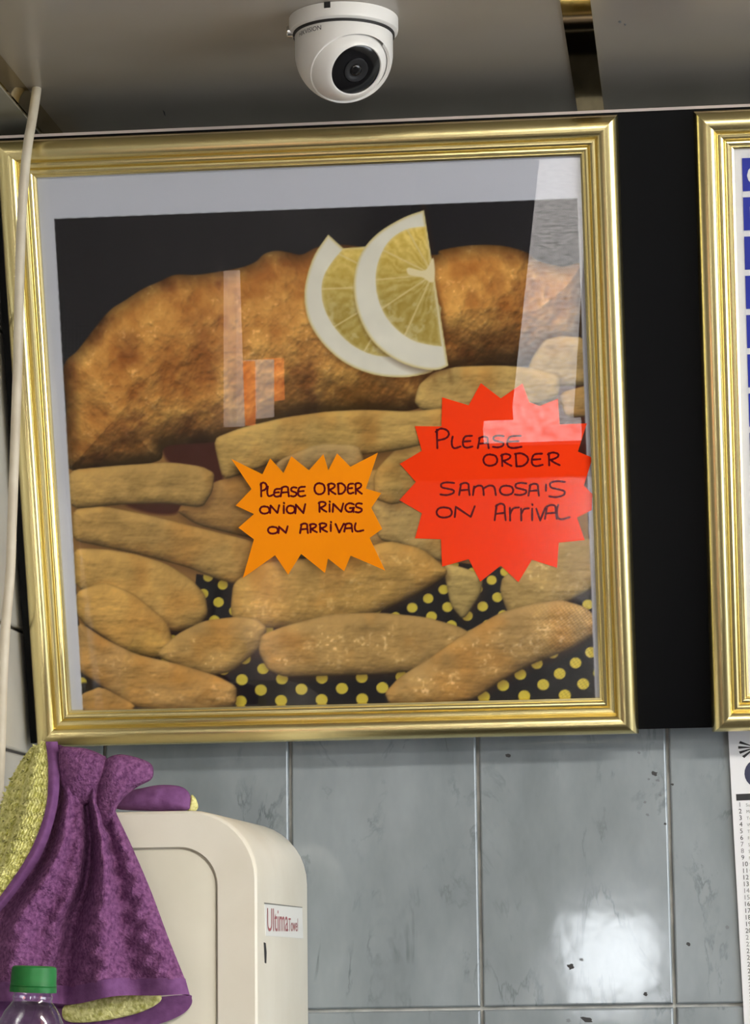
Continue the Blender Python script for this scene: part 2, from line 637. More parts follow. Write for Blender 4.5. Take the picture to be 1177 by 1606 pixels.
# ceiling lights of the shop, behind the viewer
M_lamp = emit_mat('lamp_diffuser', (1.0, 0.95, 0.86, 1), LAMP_POWER)
for i, (cx, cy, lab) in enumerate([(.95, 1.35, 'white fluorescent ceiling light nearest the framed picture'), (.35, -.5, 'white fluorescent ceiling light nearest the shop window')]):
    t = thing('ceiling_light', (cx, cy, CEIL), lab, 'light', 'ceiling lights')
    mk('housing', *box(cx - .62, cx + .62, cy - .05, cy + .05, CEIL - .03, CEIL), M_camwhite, parent=t)
    mk('diffuser', *box(cx - .6, cx + .6, cy - .06, cy + .06, CEIL - .07, CEIL - .03), M_lamp, parent=t)

# lit display counter in front of the viewer's knees and a tube light on the side wall (both mirrored in the picture glass)
M_lit = emit_mat('lit_diffuser', (1.0, 0.97, 0.95, 1), 2.2)
Nn, Ll, bb = nodes(M_lit)
tcn = Nn.new('ShaderNodeTexCoord')
nzn = Nn.new('ShaderNodeTexNoise')
nzn.inputs['Scale'].default_value = 70
nzn.inputs['Detail'].default_value = 4
Ll.new(tcn.outputs['Object'], nzn.inputs['Vector'])
mrn = Nn.new('ShaderNodeMapRange')
mrn.inputs['From Min'].default_value = .3
mrn.inputs['From Max'].default_value = .7
mrn.inputs['To Min'].default_value = .6
mrn.inputs['To Max'].default_value = 2.3
Ll.new(nzn.outputs['Fac'], mrn.inputs['Value'])
Ll.new(mrn.outputs[0], bb.inputs['Emission Strength'])
hc_ = thing('display_counter', (-.27, -.1, 0), 'steel display counter with a lit top strip in front of the sign', 'counter')
mk('counter_body', *box(-.62, .25, -.95, .68, 0, .97), M_dark, parent=hc_)
mk('light_strip', *box(-.335, -.222, -.8, .57, .97, 1.0), M_lit, parent=hc_)
mk('light_strip', *box(-.385, -.205, .63, .665, .97, 1.0), M_lit, parent=hc_)
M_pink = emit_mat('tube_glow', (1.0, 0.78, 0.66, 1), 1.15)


def side_hit(px, py):
    u, v = bp(px, py, .006)
    P_ = bw(u, v, .006)
    d_ = ray(px, py)
    d_ = d_ / np.linalg.norm(d_)
    r_ = d_ - 2 * np.dot(d_, BN) * BN
    return P_ + r_ * ((XL - P_[0]) / r_[0])


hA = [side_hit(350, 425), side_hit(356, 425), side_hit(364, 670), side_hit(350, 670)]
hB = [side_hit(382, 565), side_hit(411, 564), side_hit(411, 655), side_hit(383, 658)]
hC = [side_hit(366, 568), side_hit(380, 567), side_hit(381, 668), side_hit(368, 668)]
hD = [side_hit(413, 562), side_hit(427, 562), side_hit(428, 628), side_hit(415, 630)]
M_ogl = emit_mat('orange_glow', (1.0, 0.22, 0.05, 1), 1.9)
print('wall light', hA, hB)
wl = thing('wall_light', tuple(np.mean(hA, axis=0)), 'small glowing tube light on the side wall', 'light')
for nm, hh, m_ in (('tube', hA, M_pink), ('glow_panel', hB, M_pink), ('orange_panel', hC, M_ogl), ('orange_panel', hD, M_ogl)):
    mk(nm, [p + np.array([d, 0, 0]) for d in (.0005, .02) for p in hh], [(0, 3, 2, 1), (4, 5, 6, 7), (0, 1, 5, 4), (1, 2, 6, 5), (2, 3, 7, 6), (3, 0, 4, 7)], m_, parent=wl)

# ================================================================== SIGN BOARD
u2R = u2L + (uR - uL)
bz = bw(0, vB, 0)
board = thing('sign_board', bw((uL + u2R) / 2, vB, 0), 'long black board leaning forward behind both gold frames', 'board')
vPB = bp(1050, 1142.5, 0)[1]
mk('panel', *bbox_board(uL - .008, u2R + .03, vPB, vTop - .0026, -.020, 0), M_black, parent=board)
mk('top_strip', *bbox_board(uL + .002, u2R + .03, vTop - .0026, vTop + .0002, -.003, .0015), M_white_trim, parent=board, label='thin white edging along the top')
mk('bounce_panel', *bbox_board(uL - .006, u2R + .028, vPB + .002, vTop - .004, -.024, -.020), M_paper, parent=board)  # unseen white backing, added to bounce light into the gap above the board
hz = bw(0, vTop - .02, -.024)
mk('hanging_bracket', *box(uL + .05, u2R - .05, hz[1] + .002, YW - .001, hz[2] - .05, hz[2] - .03), M_black, parent=board)
lz = bw(0, vPB + .05, -.024)
mk('hanging_bracket', *box(uL + .05, u2R - .05, lz[1] + .001, YW - .001, lz[2], lz[2] + .02), M_black, parent=board)

PROF = [(0, .0), (0, .004)]
for k in range(15):                                   # broad convex outer roll
    a = math.pi * k / 14
    PROF.append((.02 + .27 * (1 - math.cos(a)), .006 + .0105 * math.sin(a) ** .8 + .004 * (k / 14)))
for k in range(1, 8):                                 # two smaller inner rolls
    a = math.pi * k / 7
    PROF.append((.565 + .10 * (1 - math.cos(a)), .0088 + .0036 * math.sin(a) - .0008 * k / 7))
for k in range(1, 7):
    a = math.pi * k / 6
    PROF.append((.77 + .08 * (1 - math.cos(a)), .0076 + .0026 * math.sin(a) - .0006 * k / 6))
PROF += [(.95, .0072), (1.0, .0062), (1.0, 0.0)]


def frame_rails(u0, u1, v0, v1, parent):
    C = [(u0, v0), (u1, v0), (u1, v1), (u0, v1)]
    I = [(1, 1), (-1, 1), (-1, -1), (1, -1)]
    for k in range(4):
        k2 = (k + 1) % 4
        v, f = [], []
        for (t, n) in PROF:
            for q in (k, k2):
                v.append(bw(C[q][0] + I[q][0] * t * RW, C[q][1] + I[q][1] * t * RW, n))
        m = len(PROF)
        for i in range(m - 1):
            f.append((2 * i, 2 * i + 1, 2 * i + 3, 2 * i + 2))
        f.append(tuple(2 * i for i in range(m))[::-1])
        f.append(tuple(2 * i + 1 for i in range(m)))
        f.append((1, 0, 2 * m - 2, 2 * m - 1))
        mk('frame_rail', v, f, M_gold, parent=parent, smooth=22)


pic = thing('framed_picture', bw((uL + uR) / 2, vB, 0), 'wide gold frame holding a photo poster of battered fish, lemon and chips', 'picture')
frame_rails(uL, uR, vB, vT, pic)
menu = thing('framed_menu', bw((u2L + u2R) / 2, vB, 0), 'gold framed menu sheet with blue boxes, cut off at the right', 'menu')
frame_rails(u2L, u2R, vB, vT, menu)

# ------------------------------------------------------------------ the printed photograph (flat print, drawn point by point)
CX0, CY0, CX1, CY1 = 40, 225, 960, 1130
CWd, CHt = CX1 - CX0, CY1 - CY0
canvas = np.zeros((CHt, CWd, 3)) + np.array([190, 194, 206]) / 255.0


def fnoise(h, w, cell, octaves=4, seed=0, ax=1.0, ay=1.0):
    r = np.random.default_rng(seed)
    out = np.zeros((h, w))
    amp = 1.0
    tot = 0
    for o in range(octaves):
        cx, cy = max(cell * ax / 2 ** o, 1.2), max(cell * ay / 2 ** o, 1.2)
        gh, gw = int(h / cy) + 3, int(w / cx) + 3
        g = r.random((gh, gw))
        yy = np.arange(h) / cy
        xx = np.arange(w) / cx
        y0 = yy.astype(int)
        x0 = xx.astype(int)
        fy = yy - y0
        fx = xx - x0
        fy = (fy * fy * (3 - 2 * fy))[:, None]
        fx = (fx * fx * (3 - 2 * fx))[None, :]
        a = g[np.ix_(y0, x0)]
        b = g[np.ix_(y0, x0 + 1)]
        c = g[np.ix_(y0 + 1, x0)]
        d = g[np.ix_(y0 + 1, x0 + 1)]
        out += amp * ((a * (1 - fx) + b * fx) * (1 - fy) + (c * (1 - fx) + d * fx) * fy)
        tot += amp
        amp *= 0.55
    return out / tot


N_big = fnoise(CHt, CWd, 90, 5, 1)
N_mid = fnoise(CHt, CWd, 28, 4, 2)
N_fine = fnoise(CHt, CWd, 7, 3, 3)
N_str = fnoise(CHt, CWd, 22, 4, 4, ax=3.0, ay=0.7)


def sdf(poly, pad=4):
    P = np.array(poly, float)
    x0 = max(int(P[:, 0].min()) - pad, CX0)
    x1 = min(int(P[:, 0].max()) + pad, CX1)
    y0 = max(int(P[:, 1].min()) - pad, CY0)
    y1 = min(int(P[:, 1].max()) + pad, CY1)
    X, Y = np.meshgrid(np.arange(x0, x1) + .5, np.arange(y0, y1) + .5)
    d = np.full(X.shape, 1e9)
    ins = np.zeros(X.shape, bool)
    n = len(P)
    for i in range(n):
        ax_, ay_ = P[i]
        bx_, by_ = P[(i + 1) % n]
        ex, ey = bx_ - ax_, by_ - ay_
        l2 = ex * ex + ey * ey + 1e-9
        t = np.clip(((X - ax_) * ex + (Y - ay_) * ey) / l2, 0, 1)
        d = np.minimum(d, (X - ax_ - t * ex) ** 2 + (Y - ay_ - t * ey) ** 2)
        if abs(ey) > 1e-9:
            c = ((ay_ > Y) != (by_ > Y)) & (X < (bx_ - ax_) * (Y - ay_) / ey + ax_)
            ins ^= c
    d = np.sqrt(d)
    return np.where(ins, d, -d), (slice(y0 - CY0, y1 - CY0), slice(x0 - CX0, x1 - CX0)), X, Y


def blend(sl, al, col):
    canvas[sl] = canvas[sl] * (1 - al[..., None]) + col * al[..., None]


def C3(*c):
    return np.array(c, float) / 255.0


def fill(poly, col, soft=1.0, smooth=True, alpha=1.0):
    pl = catmull(poly, 5, True) if smooth else poly
    d, sl, X, Y = sdf(pl, 4 + int(soft))
    blend(sl, np.clip(d / soft + .5, 0, 1) * alpha, np.broadcast_to(np.asarray(col, float), d.shape + (3,)))


# dark backdrop of the photo
PB = [(85, 343), (906, 311), (934, 1096), (130, 1113)]
fill(PB, C3(34, 32, 35), smooth=False)
d, sl, X, Y = sdf(PB)
tex = ((np.sin((X + Y) * .55) * np.sin((X - Y) * .55)) * .5 + .5)
blend(sl, np.clip(d + .5, 0, 1) * np.clip((230 - X) / 150, 0, 1) * np.clip((Y - 430) / 100, 0, 1), (C3(28, 27, 30) + tex[..., None] * .06))

# dotted paper
DT = [(118, 870), (935, 850), (936, 1098), (128, 1112)]
fill(DT, C3(29, 27, 30), smooth=False)
for i in range(-14, 16):
    for j in range(-14, 16):
        gx, gy = i * 31.8 + j * 31.8, -i * 17.6 + j * 16.4
        y = 1081 + gy * (1 - max(-gy, 0) * .0006)
        x = 473 + (gx) * (1 - max(-gy, 0) * .0009) + max(-gy, 0) * .05
        if 860 < y < 1112 and 110 < x < 945:
            rr = 9.6 - max(-gy, 0) * .008
            ang = np.arange(14) / 14 * 2 * np.pi
            fill([(x + rr * math.cos(a), y + rr * .93 * math.sin(a)) for a in ang], C3(196, 178, 66), smooth=False)

# a layer of pale chip colour under everything from the fish down
fill([(104, 700), (330, 700), (640, 630), (915, 600), (924, 850), (870, 900), (700, 880), (600, 950), (372, 970), (368, 910), (345, 905), (308, 900), (300, 985), (124, 980)], C3(140, 104, 58), smooth=False)
for q in ([(255, 690), (300, 693), (345, 690), (350, 752), (330, 770), (290, 735), (262, 722)], [(196, 788), (280, 786), (275, 806), (230, 804)], [(868, 600), (920, 598), (922, 640), (880, 625)], [(870, 640), (922, 660), (924, 760), (880, 750)]):
    fill(q, C3(70, 34, 26), soft=6)

# fish in batter
FISH = [(100, 575), (122, 549), (149, 514), (173, 486), (196, 471), (224, 453), (251, 441), (274, 431), (306, 431), (337, 427), (376, 420), (400, 411), (415, 398), (435, 393),
        (454, 396), (474, 399), (500, 387), (540, 384), (600, 392), (680, 400), (690, 393), (719, 387), (753, 384), (792, 386), (827, 396), (845, 409), (883, 418), (916, 416),
        (918, 480), (905, 540), (840, 570), (760, 582), (690, 590), (660, 640), (560, 646), (450, 655), (350, 690), (330, 694), (262, 700), (250, 722), (196, 732), (108, 735), (104, 640)]
d, sl, X, Y = sdf(catmull(FISH, 5, True), 6)
hgt = np.clip(d / 150, 0, 1)
hgt = np.sqrt(1 - (1 - hgt) ** 2) * 95 + (N_mid[sl] - .5) * 9 + (N_big[sl] - .5) * 30 + (N_fine[sl] - .5) * 1.6
gy, gx = np.gradient(hgt)
nz = 1 / np.sqrt(gx * gx + gy * gy + 1)
sh = np.clip((gx * .25 + gy * .55 + 1.0) * nz / 1.17, 0, 1.3)
gold = np.clip((N_mid[sl] * .55 + N_big[sl] * .45 - .33) * 2.6, 0, 1)
base = C3(165, 104, 44) * (1 - gold[..., None]) + C3(222, 168, 88) * gold[..., None]
brown = np.clip((fnoise(CHt, CWd, 55, 5, 9)[sl] - .53) * 5, 0, 1) * np.clip(1.1 - d / 140, 0.15, 1)
base = base * (1 - brown[..., None] * .6) + C3(104, 52, 22) * brown[..., None] * .6
edge = np.clip(1 - d / 26, 0, 1)
base = base * (1 - .35 * edge[..., None])
low = np.clip((Y - (660 - (X - 100) * .02)) / 80, 0, 1) * np.clip((420 - X) / 200, 0, 1)
base = base * (1 - .22 * low[..., None])
spk = np.clip((N_fine[sl] - .66) * 7, 0, 1) * np.clip((N_mid[sl] - .4) * 4, 0, 1)
base = base + spk[..., None] * .10
rside = np.clip((X - 700) / 60, 0, 1) * np.clip((Y - 470) / 90, 0, 1)
col = np.clip(base * (0.46 + 0.60 * sh[..., None]) * (1 - .28 * rside[..., None]), 0, 1)
blend(sl, np.clip(d / 1.6 + .5, 0, 1), col)


def chaikin(poly, it=2, k=.2):
    p = [np.array(q, float) for q in poly]
    for _ in range(it):
        o_ = []
        for i in range(len(p)):
            a, b = p[i], p[(i + 1) % len(p)]
            o_ += [a + (b - a) * k, b + (a - b) * k]
        p = o_
    return p


def chip(poly, c=(190, 158, 98), r=22, seed=0, gloss=0.0, shadow=True, lx=-.2, ly=.62):
    pc = np.mean(np.array(poly, float), axis=0)
    poly = [tuple(np.array(q) + (np.array(q) - pc) / (np.linalg.norm(np.array(q) - pc) + 1e-6) * 4.0) for q in poly]
    pl = chaikin(poly, 2, .14)
    r = r * .72
    c = (c[0] * .94, c[1] * .90, c[2] * .83)
    d, sl, X, Y = sdf(pl, 14)
    if shadow:
        ds, sl2, _, _ = sdf([(p[0] + 3, p[1] + 6) for p in pl], 14)
        blend(sl2, np.clip(ds / 14 + .5, 0, 1) * .45, np.broadcast_to(C3(66, 40, 24), ds.shape + (3,)))
    t = np.clip(d / r, 0, 1)
    h = np.sqrt(1 - (1 - t) ** 2) * r * .62 + (N_big[sl] - .5) * 12 + (N_str[sl] - .5) * 3.5 + (N_fine[sl] - .5) * .9
    gy, gx = np.gradient(h)
    nz = 1 / np.sqrt(gx * gx + gy * gy + 1)
    s = np.clip((gx * lx * -1 + gy * ly + 1.0) * nz / 1.15, 0, 1.35)
    tone = 1 + (N_mid[sl] - .5) * .26 + (N_big[sl] - .5) * .3
    warm = np.clip((fnoise(CHt, CWd, 60, 3, 20 + seed)[sl] - .5) * 3.2, 0, 1)[..., None]
    base = C3(*c) * (1 - warm * .55) + C3(190, 134, 62) * warm * .55
    col = base * (0.40 + .66 * s[..., None]) * tone[..., None]
    if gloss:
        g = np.clip((fnoise(CHt, CWd, 6, 2, 77)[sl] - .58) * 4, 0, 1) * np.clip((N_mid[sl] - .48) * 5, 0, 1) * np.clip(t * 2 - .6, 0, 1)
        col = col + g[..., None] * gloss * .8
    blend(sl, np.clip(d / 1.4 + .5, 0, 1), np.clip(col, 0, 1))


chip([(831, 580), (840, 560), (857, 536), (880, 531), (916, 532), (922, 602), (870, 603)], (188, 164, 112), 20, 1)
chip([(880, 618), (924, 606), (926, 650), (890, 652)], (186, 160, 108), 16, 2)
chip([(654, 630), (661, 604), (684, 585), (719, 578), (779, 576), (831, 578), (878, 590), (872, 625), (810, 640), (760, 645), (690, 643), (664, 641)], (200, 174, 112), 20, 3)
chip([(278, 800), (337, 758), (385, 748), (450, 745), (470, 800), (440, 850), (384, 838), (313, 822)], (178, 142, 88), 26, 4)
chip([(400, 760), (520, 745), (640, 735), (720, 700), (724, 790), (640, 850), (500, 880), (400, 850)], (182, 154, 98), 30, 5)
chip([(585, 800), (600, 775), (650, 740), (740, 700), (760, 800), (730, 880), (690, 878), (635, 852), (598, 845)], (196, 172, 116), 26, 6)
chip([(590, 740), (640, 690), (720, 655), (780, 660), (760, 720), (690, 760), (620, 790), (590, 780)], (194, 166, 104), 22, 7)
chip([(338, 688), (380, 672), (450, 656), (515, 649), (571, 645), (640, 647), (700, 640), (728, 668), (690, 690), (620, 706), (520, 715), (440, 722), (395, 738), (353, 752)], (198, 170, 106), 24, 8)
chip([(440, 722), (500, 700), (560, 700), (570, 730), (500, 750), (430, 748)], (196, 172, 124), 14, 9)
chip([(110, 738), (188, 732), (267, 728), (314, 733), (333, 743), (330, 770), (314, 795), (259, 786), (196, 789), (114, 798)], (192, 162, 102), 24, 10)
chip([(118, 800), (169, 796), (243, 813), (337, 836), (397, 850), (410, 880), (386, 906), (366, 914), (337, 906), (294, 887), (228, 870), (169, 858), (118, 848)], (196, 164, 102), 28, 11)
chip([(788, 927), (792, 905), (840, 880), (873, 850), (930, 846), (934, 918), (878, 946), (802, 965)], (182, 158, 102), 26, 12, gloss=.2)
chip([(697, 885), (730, 895), (756, 905), (750, 932), (727, 969), (709, 946)], (196, 176, 116), 18, 13)
chip([(118, 862), (169, 864), (212, 872), (259, 887), (298, 911), (318, 932), (323, 961), (310, 979), (274, 988), (235, 975), (188, 945), (122, 922)], (206, 172, 104), 34, 14)
chip([(122, 930), (165, 916), (208, 934), (259, 975), (271, 1014), (245, 1029), (196, 1018), (126, 972)], (208, 172, 102), 30, 15)
chip([(366, 950), (370, 914), (415, 884), (480, 880), (545, 870), (607, 850), (660, 862), (704, 898), (655, 929), (583, 962), (497, 976), (450, 982), (395, 982), (368, 968)], (200, 166, 98), 34, 16, gloss=.12)
chip([(247, 1026), (282, 995), (321, 977), (370, 970), (400, 973), (416, 986), (405, 1016), (362, 1050), (330, 1056), (282, 1044)], (192, 162, 106), 28, 17, gloss=.28)
chip([(409, 1022), (414, 996), (450, 983), (521, 966), (593, 964), (664, 969), (716, 983), (742, 997), (704, 1022), (664, 1050), (593, 1054), (500, 1058), (450, 1060), (424, 1050)], (190, 160, 104), 30, 18, gloss=.25)
chip([(607, 1086), (629, 1062), (678, 1032), (735, 994), (783, 965), (830, 951), (878, 943), (916, 954), (938, 975), (936, 992), (892, 1018), (830, 1041), (783, 1065), (747, 1092), (700, 1100), (640, 1104), (614, 1101)], (190, 160, 106), 32, 19, gloss=.25)
chip([(124, 975), (169, 1005), (216, 1029), (282, 1044), (337, 1060), (368, 1076), (367, 1106), (290, 1112), (210, 1106), (157, 1072), (126, 1052)], (194, 160, 106), 30, 20, gloss=.22)
fill([(127, 1072), (145, 1074), (143, 1090), (130, 1092)], C3(30, 24, 22), soft=4)
chip([(130, 1090), (160, 1080), (210, 1106), (200, 1116), (130, 1114)], (180, 146, 92), 12, 21)


# lemon half slices
def lc(x, y):
    return (450 + x / 2.308, 240 + y / 2.308)


def lemon(rind, pulp, cen, spokes, seed):
    ds, sl2, _, _ = sdf(catmull([(p[0] + 3, p[1] + 7) for p in rind], 3, True), 14)
    blend(sl2, np.clip(ds / 12 + .5, 0, 1) * .5, np.broadcast_to(C3(70, 40, 18), ds.shape + (3,)))
    d, sl, X, Y = sdf(rind, 4)
    c = C3(222, 220, 206) * (1 + (N_mid[sl] - .5) * .08)[..., None]
    skin = np.clip(1 - d / 5, 0, 1)[..., None]
    c = c * (1 - skin * .7) + C3(200, 178, 92) * skin * .7
    blend(sl, np.clip(d + .5, 0, 1), c)
    d, sl, X, Y = sdf(pulp, 4)
    ang = np.arctan2(Y - cen[1], X - cen[0])
    rad = np.hypot(X - cen[0], Y - cen[1])
    st = np.clip(.5 + (np.sin(ang * 30 + (N_mid[sl] - .5) * 14) * .5) * .55 + (N_fine[sl] - .5) * .8, 0, 1)
    c = C3(186, 158, 70) * (1 - st[..., None]) + C3(214, 192, 112) * st[..., None]
    g = np.clip((fnoise(CHt, CWd, 12, 3, seed)[sl] - .58) * 8, 0, 1) * np.clip((Y - cen[1] + 10) / 60, 0, 1)
    c = c * (1 - g[..., None] * .5) + C3(236, 224, 176) * g[..., None] * .5
    c = c * (0.88 + .3 * np.clip((cen[1] - Y) / 120 + .3, 0, 1))[..., None]
    for s in spokes:
        dd = np.abs((ang - s + np.pi) % (2 * np.pi) - np.pi) * rad
        m = np.clip(1.6 - dd / 1.3, 0, 1) * .6
        c = c * (1 - m[..., None]) + C3(226, 210, 160) * m[..., None]
    e = np.clip(1 - d / 5, 0, 1)[..., None] * .5
    c = c * (1 - e) + C3(226, 214, 168) * e
    blend(sl, np.clip(d / 1.4 + .5, 0, 1), c)


R2 = [lc(*p) for p in catmull([(150, 295), (100, 370), (70, 460), (65, 540), (85, 620), (140, 700), (220, 765), (320, 803), (420, 812), (500, 800), (530, 790)], 4)] + [lc(560, 560), lc(400, 330), lc(205, 345)]
P2 = [lc(*p) for p in catmull([(205, 345), (160, 400), (130, 460), (130, 540), (165, 620), (230, 690), (310, 730), (400, 740)], 4)] + [lc(450, 600), lc(380, 340)]
lemon(R2, P2, lc(420, 480), [2.1, 2.6, 3.1, 3.6], 31)
R1 = [lc(*p) for p in catmull([(497, 207), (420, 235), (330, 290), (270, 360), (245, 440), (245, 520), (265, 600), (310, 680), (380, 740), (460, 775), (540, 786), (585, 770)], 4)]
P1 = [lc(*p) for p in catmull([(505, 265), (430, 277), (365, 325), (327, 410), (325, 500), (352, 580), (400, 640), (460, 680), (520, 695), (562, 700)], 4)]
lemon(R1, P1, lc(528, 440), [2.0, 2.55, 3.05, 3.6, 4.2], 32)
fill([lc(*p) for p in [(440, 415), (500, 425), (530, 380), (536, 455), (520, 468), (490, 450), (442, 440)]], C3(226, 214, 172), soft=2)

# fish-cloth weave at the lower right of the print
sl = (slice(950 - CY0, 1100 - CY0), slice(800 - CX0, 936 - CX0))
X, Y = np.meshgrid(np.arange(800, 936), np.arange(950, 1100))
wv = (np.sin(X * .9 + Y * .35) * np.sin(Y * 1.0)) * np.clip((X - 810) / 90, 0, 1)
canvas[sl] *= (1 + .13 * wv)[..., None]
d, sl, X, Y = sdf(PB, 400)
blend(sl, np.clip(.5 - d, 0, 1), np.broadcast_to(C3(190, 194, 206), d.shape + (3,)))
canvas = np.clip(canvas, 0, 1)

pu0, pu1, pv0, pv1 = uL + RW * .96, uR - RW * .96, vB + RW * .96, vT - RW * .96
NU, NV = 600, 600
U, V = np.meshgrid(np.linspace(pu0, pu1, NU), np.linspace(pv0, pv1, NV))
PN = .0014
Pw = BO + U[..., None] * np.array([1, 0, 0]) + V[..., None] * BUP + PN * BN
qx, qy = project(Pw)
fx = np.clip(qx - CX0 - .5, 0, CWd - 1.01)
fy = np.clip(qy - CY0 - .5, 0, CHt - 1.01)
ix, iy = fx.astype(int), fy.astype(int)
tx, ty = (fx - ix)[..., None], (fy - iy)[..., None]
colr = (canvas[iy, ix] * (1 - tx) + canvas[iy, ix + 1] * tx) * (1 - ty) + (canvas[iy + 1, ix] * (1 - tx) + canvas[iy + 1, ix + 1] * tx) * ty
PRINT_GAIN = 1.0
colr = np.clip(lin(colr) * PRINT_GAIN, 0, 1)
base = root_loc(pic)
vv = (Pw - base).reshape(-1, 3)
idx = np.arange(NU * NV).reshape(NV, NU)
quads = np.stack([idx[:-1, :-1], idx[:-1, 1:], idx[1:, 1:], idx[1:, :-1]], -1).reshape(-1, 4)
me = bpy.data.meshes.new('poster')
me.vertices.add(len(vv))
me.vertices.foreach_set('co', vv.astype(np.float32).ravel())
me.loops.add(quads.size)
me.loops.foreach_set('vertex_index', quads.astype(np.int32).ravel())
me.polygons.add(len(quads))
me.polygons.foreach_set('loop_start', np.arange(0, quads.size, 4, dtype=np.int32))
me.polygons.foreach_set('loop_total', np.full(len(quads), 4, dtype=np.int32))
me.update(calc_edges=True)
at = me.color_attributes.new('print_ink', 'FLOAT_COLOR', 'POINT')
c4 = np.ones((NU * NV, 4), np.float32)
c4[:, :3] = colr.reshape(-1, 3)
at.data.foreach_set('color', c4.ravel())
M_poster = new_mat('poster_print', rough=0.6, spec=0.1)
Nn, Ll, bb = nodes(M_poster)
an = Nn.new('ShaderNodeAttribute')
an.attribute_name = 'print_ink'
Ll.new(an.outputs['Color'], bb.inputs['Base Color'])
me.materials.append(M_poster)
me.validate()
po = bpy.data.objects.new('poster', me)
COL.objects.link(po)
po.parent = pic
po['label'] = 'printed photo of battered fish with lemon slices and chips on dotted paper'
mk('backing_card', *bbox_board(pu0, pu1, pv0, pv1, .0002, .0012), M_paper, parent=pic)
mk('glass_pane', *bbox_board(pu0 - .001, pu1 + .001, pv0 - .001, pv1 + .001, .0042, .0058), M_glass, parent=pic)


# ------------------------------------------------------------------ handwritten star cards
# strokes in a unit box (x right, y down); 's' smooth, 'l' straight
GL = {
    'P': [('l', [(.12, 1), (.08, .05)]), ('s', [(0, .16), (.35, 0), (.8, .08), (.95, .3), (.7, .5), (.15, .6)])],
    'L': [('s', [(.15, 0), (.05, .45), (.12, .85), (.4, 1), (1, .85)])],
    'E': [('s', [(.95, .02), (.3, .08), (.08, .45), (.12, .85), (.45, 1), (1, .9)]), ('l', [(.1, .5), (.8, .45)])],
    'A': [('l', [(0, 1), (.18, .08)]), ('s', [(.1, .15), (.5, 0), (.85, .1), (.9, .5), (.98, 1)]), ('l', [(.1, .62), (.92, .55)])],
    'S': [('s', [(.95, .05), (.45, 0), (.08, .12), (.1, .38), (.5, .5), (.9, .62), (.88, .85), (.45, 1), (0, .95)])],
    'O': [('s', [(.5, 0), (.15, .12), (0, .5), (.15, .88), (.5, 1), (.88, .85), (1, .5), (.85, .12), (.45, .02)])],
    'R': [('l', [(.12, 1), (.08, .05)]), ('s', [(0, .14), (.4, 0), (.85, .1), (.85, .32), (.5, .5), (.2, .56)]), ('s', [(.2, .56), (.55, .78), (1, .98)])],
    'D': [('l', [(.12, 1), (.06, .02)]), ('s', [(0, .04), (.5, 0), (.95, .28), (.95, .65), (.6, .95), (.12, 1)])],
    'N': [('l', [(0, 1), (.05, .05)]), ('l', [(.05, .05), (.8, .98)]), ('l', [(.8, .98), (1, 0)])],
    'I': [('l', [(.5, .28), (.5, 1)]), ('l', [(.5, 0), (.62, .05)])],
    'G': [('s', [(.95, .12), (.5, 0), (.1, .2), (0, .6), (.25, .95), (.7, .95), (.9, .6)]), ('l', [(.5, .55), (1, .52)]), ('l', [(.92, .55), (.92, 1)])],
    'V': [('l', [(0, .05), (.45, 1)]), ('l', [(.45, 1), (1, 0)])],
    'M': [('l', [(0, 1), (.05, .1)]), ('s', [(.03, .3), (.22, .02), (.42, .15), (.47, 1)]), ('s', [(.47, .3), (.7, .02), (.92, .15), (1, 1)])],
    'r': [('l', [(.05, .05), (.08, 1)]), ('s', [(.08, .5), (.4, .1), (1, .02)])],
    "'": [('l', [(.5, 0), (.45, 1)])],
}


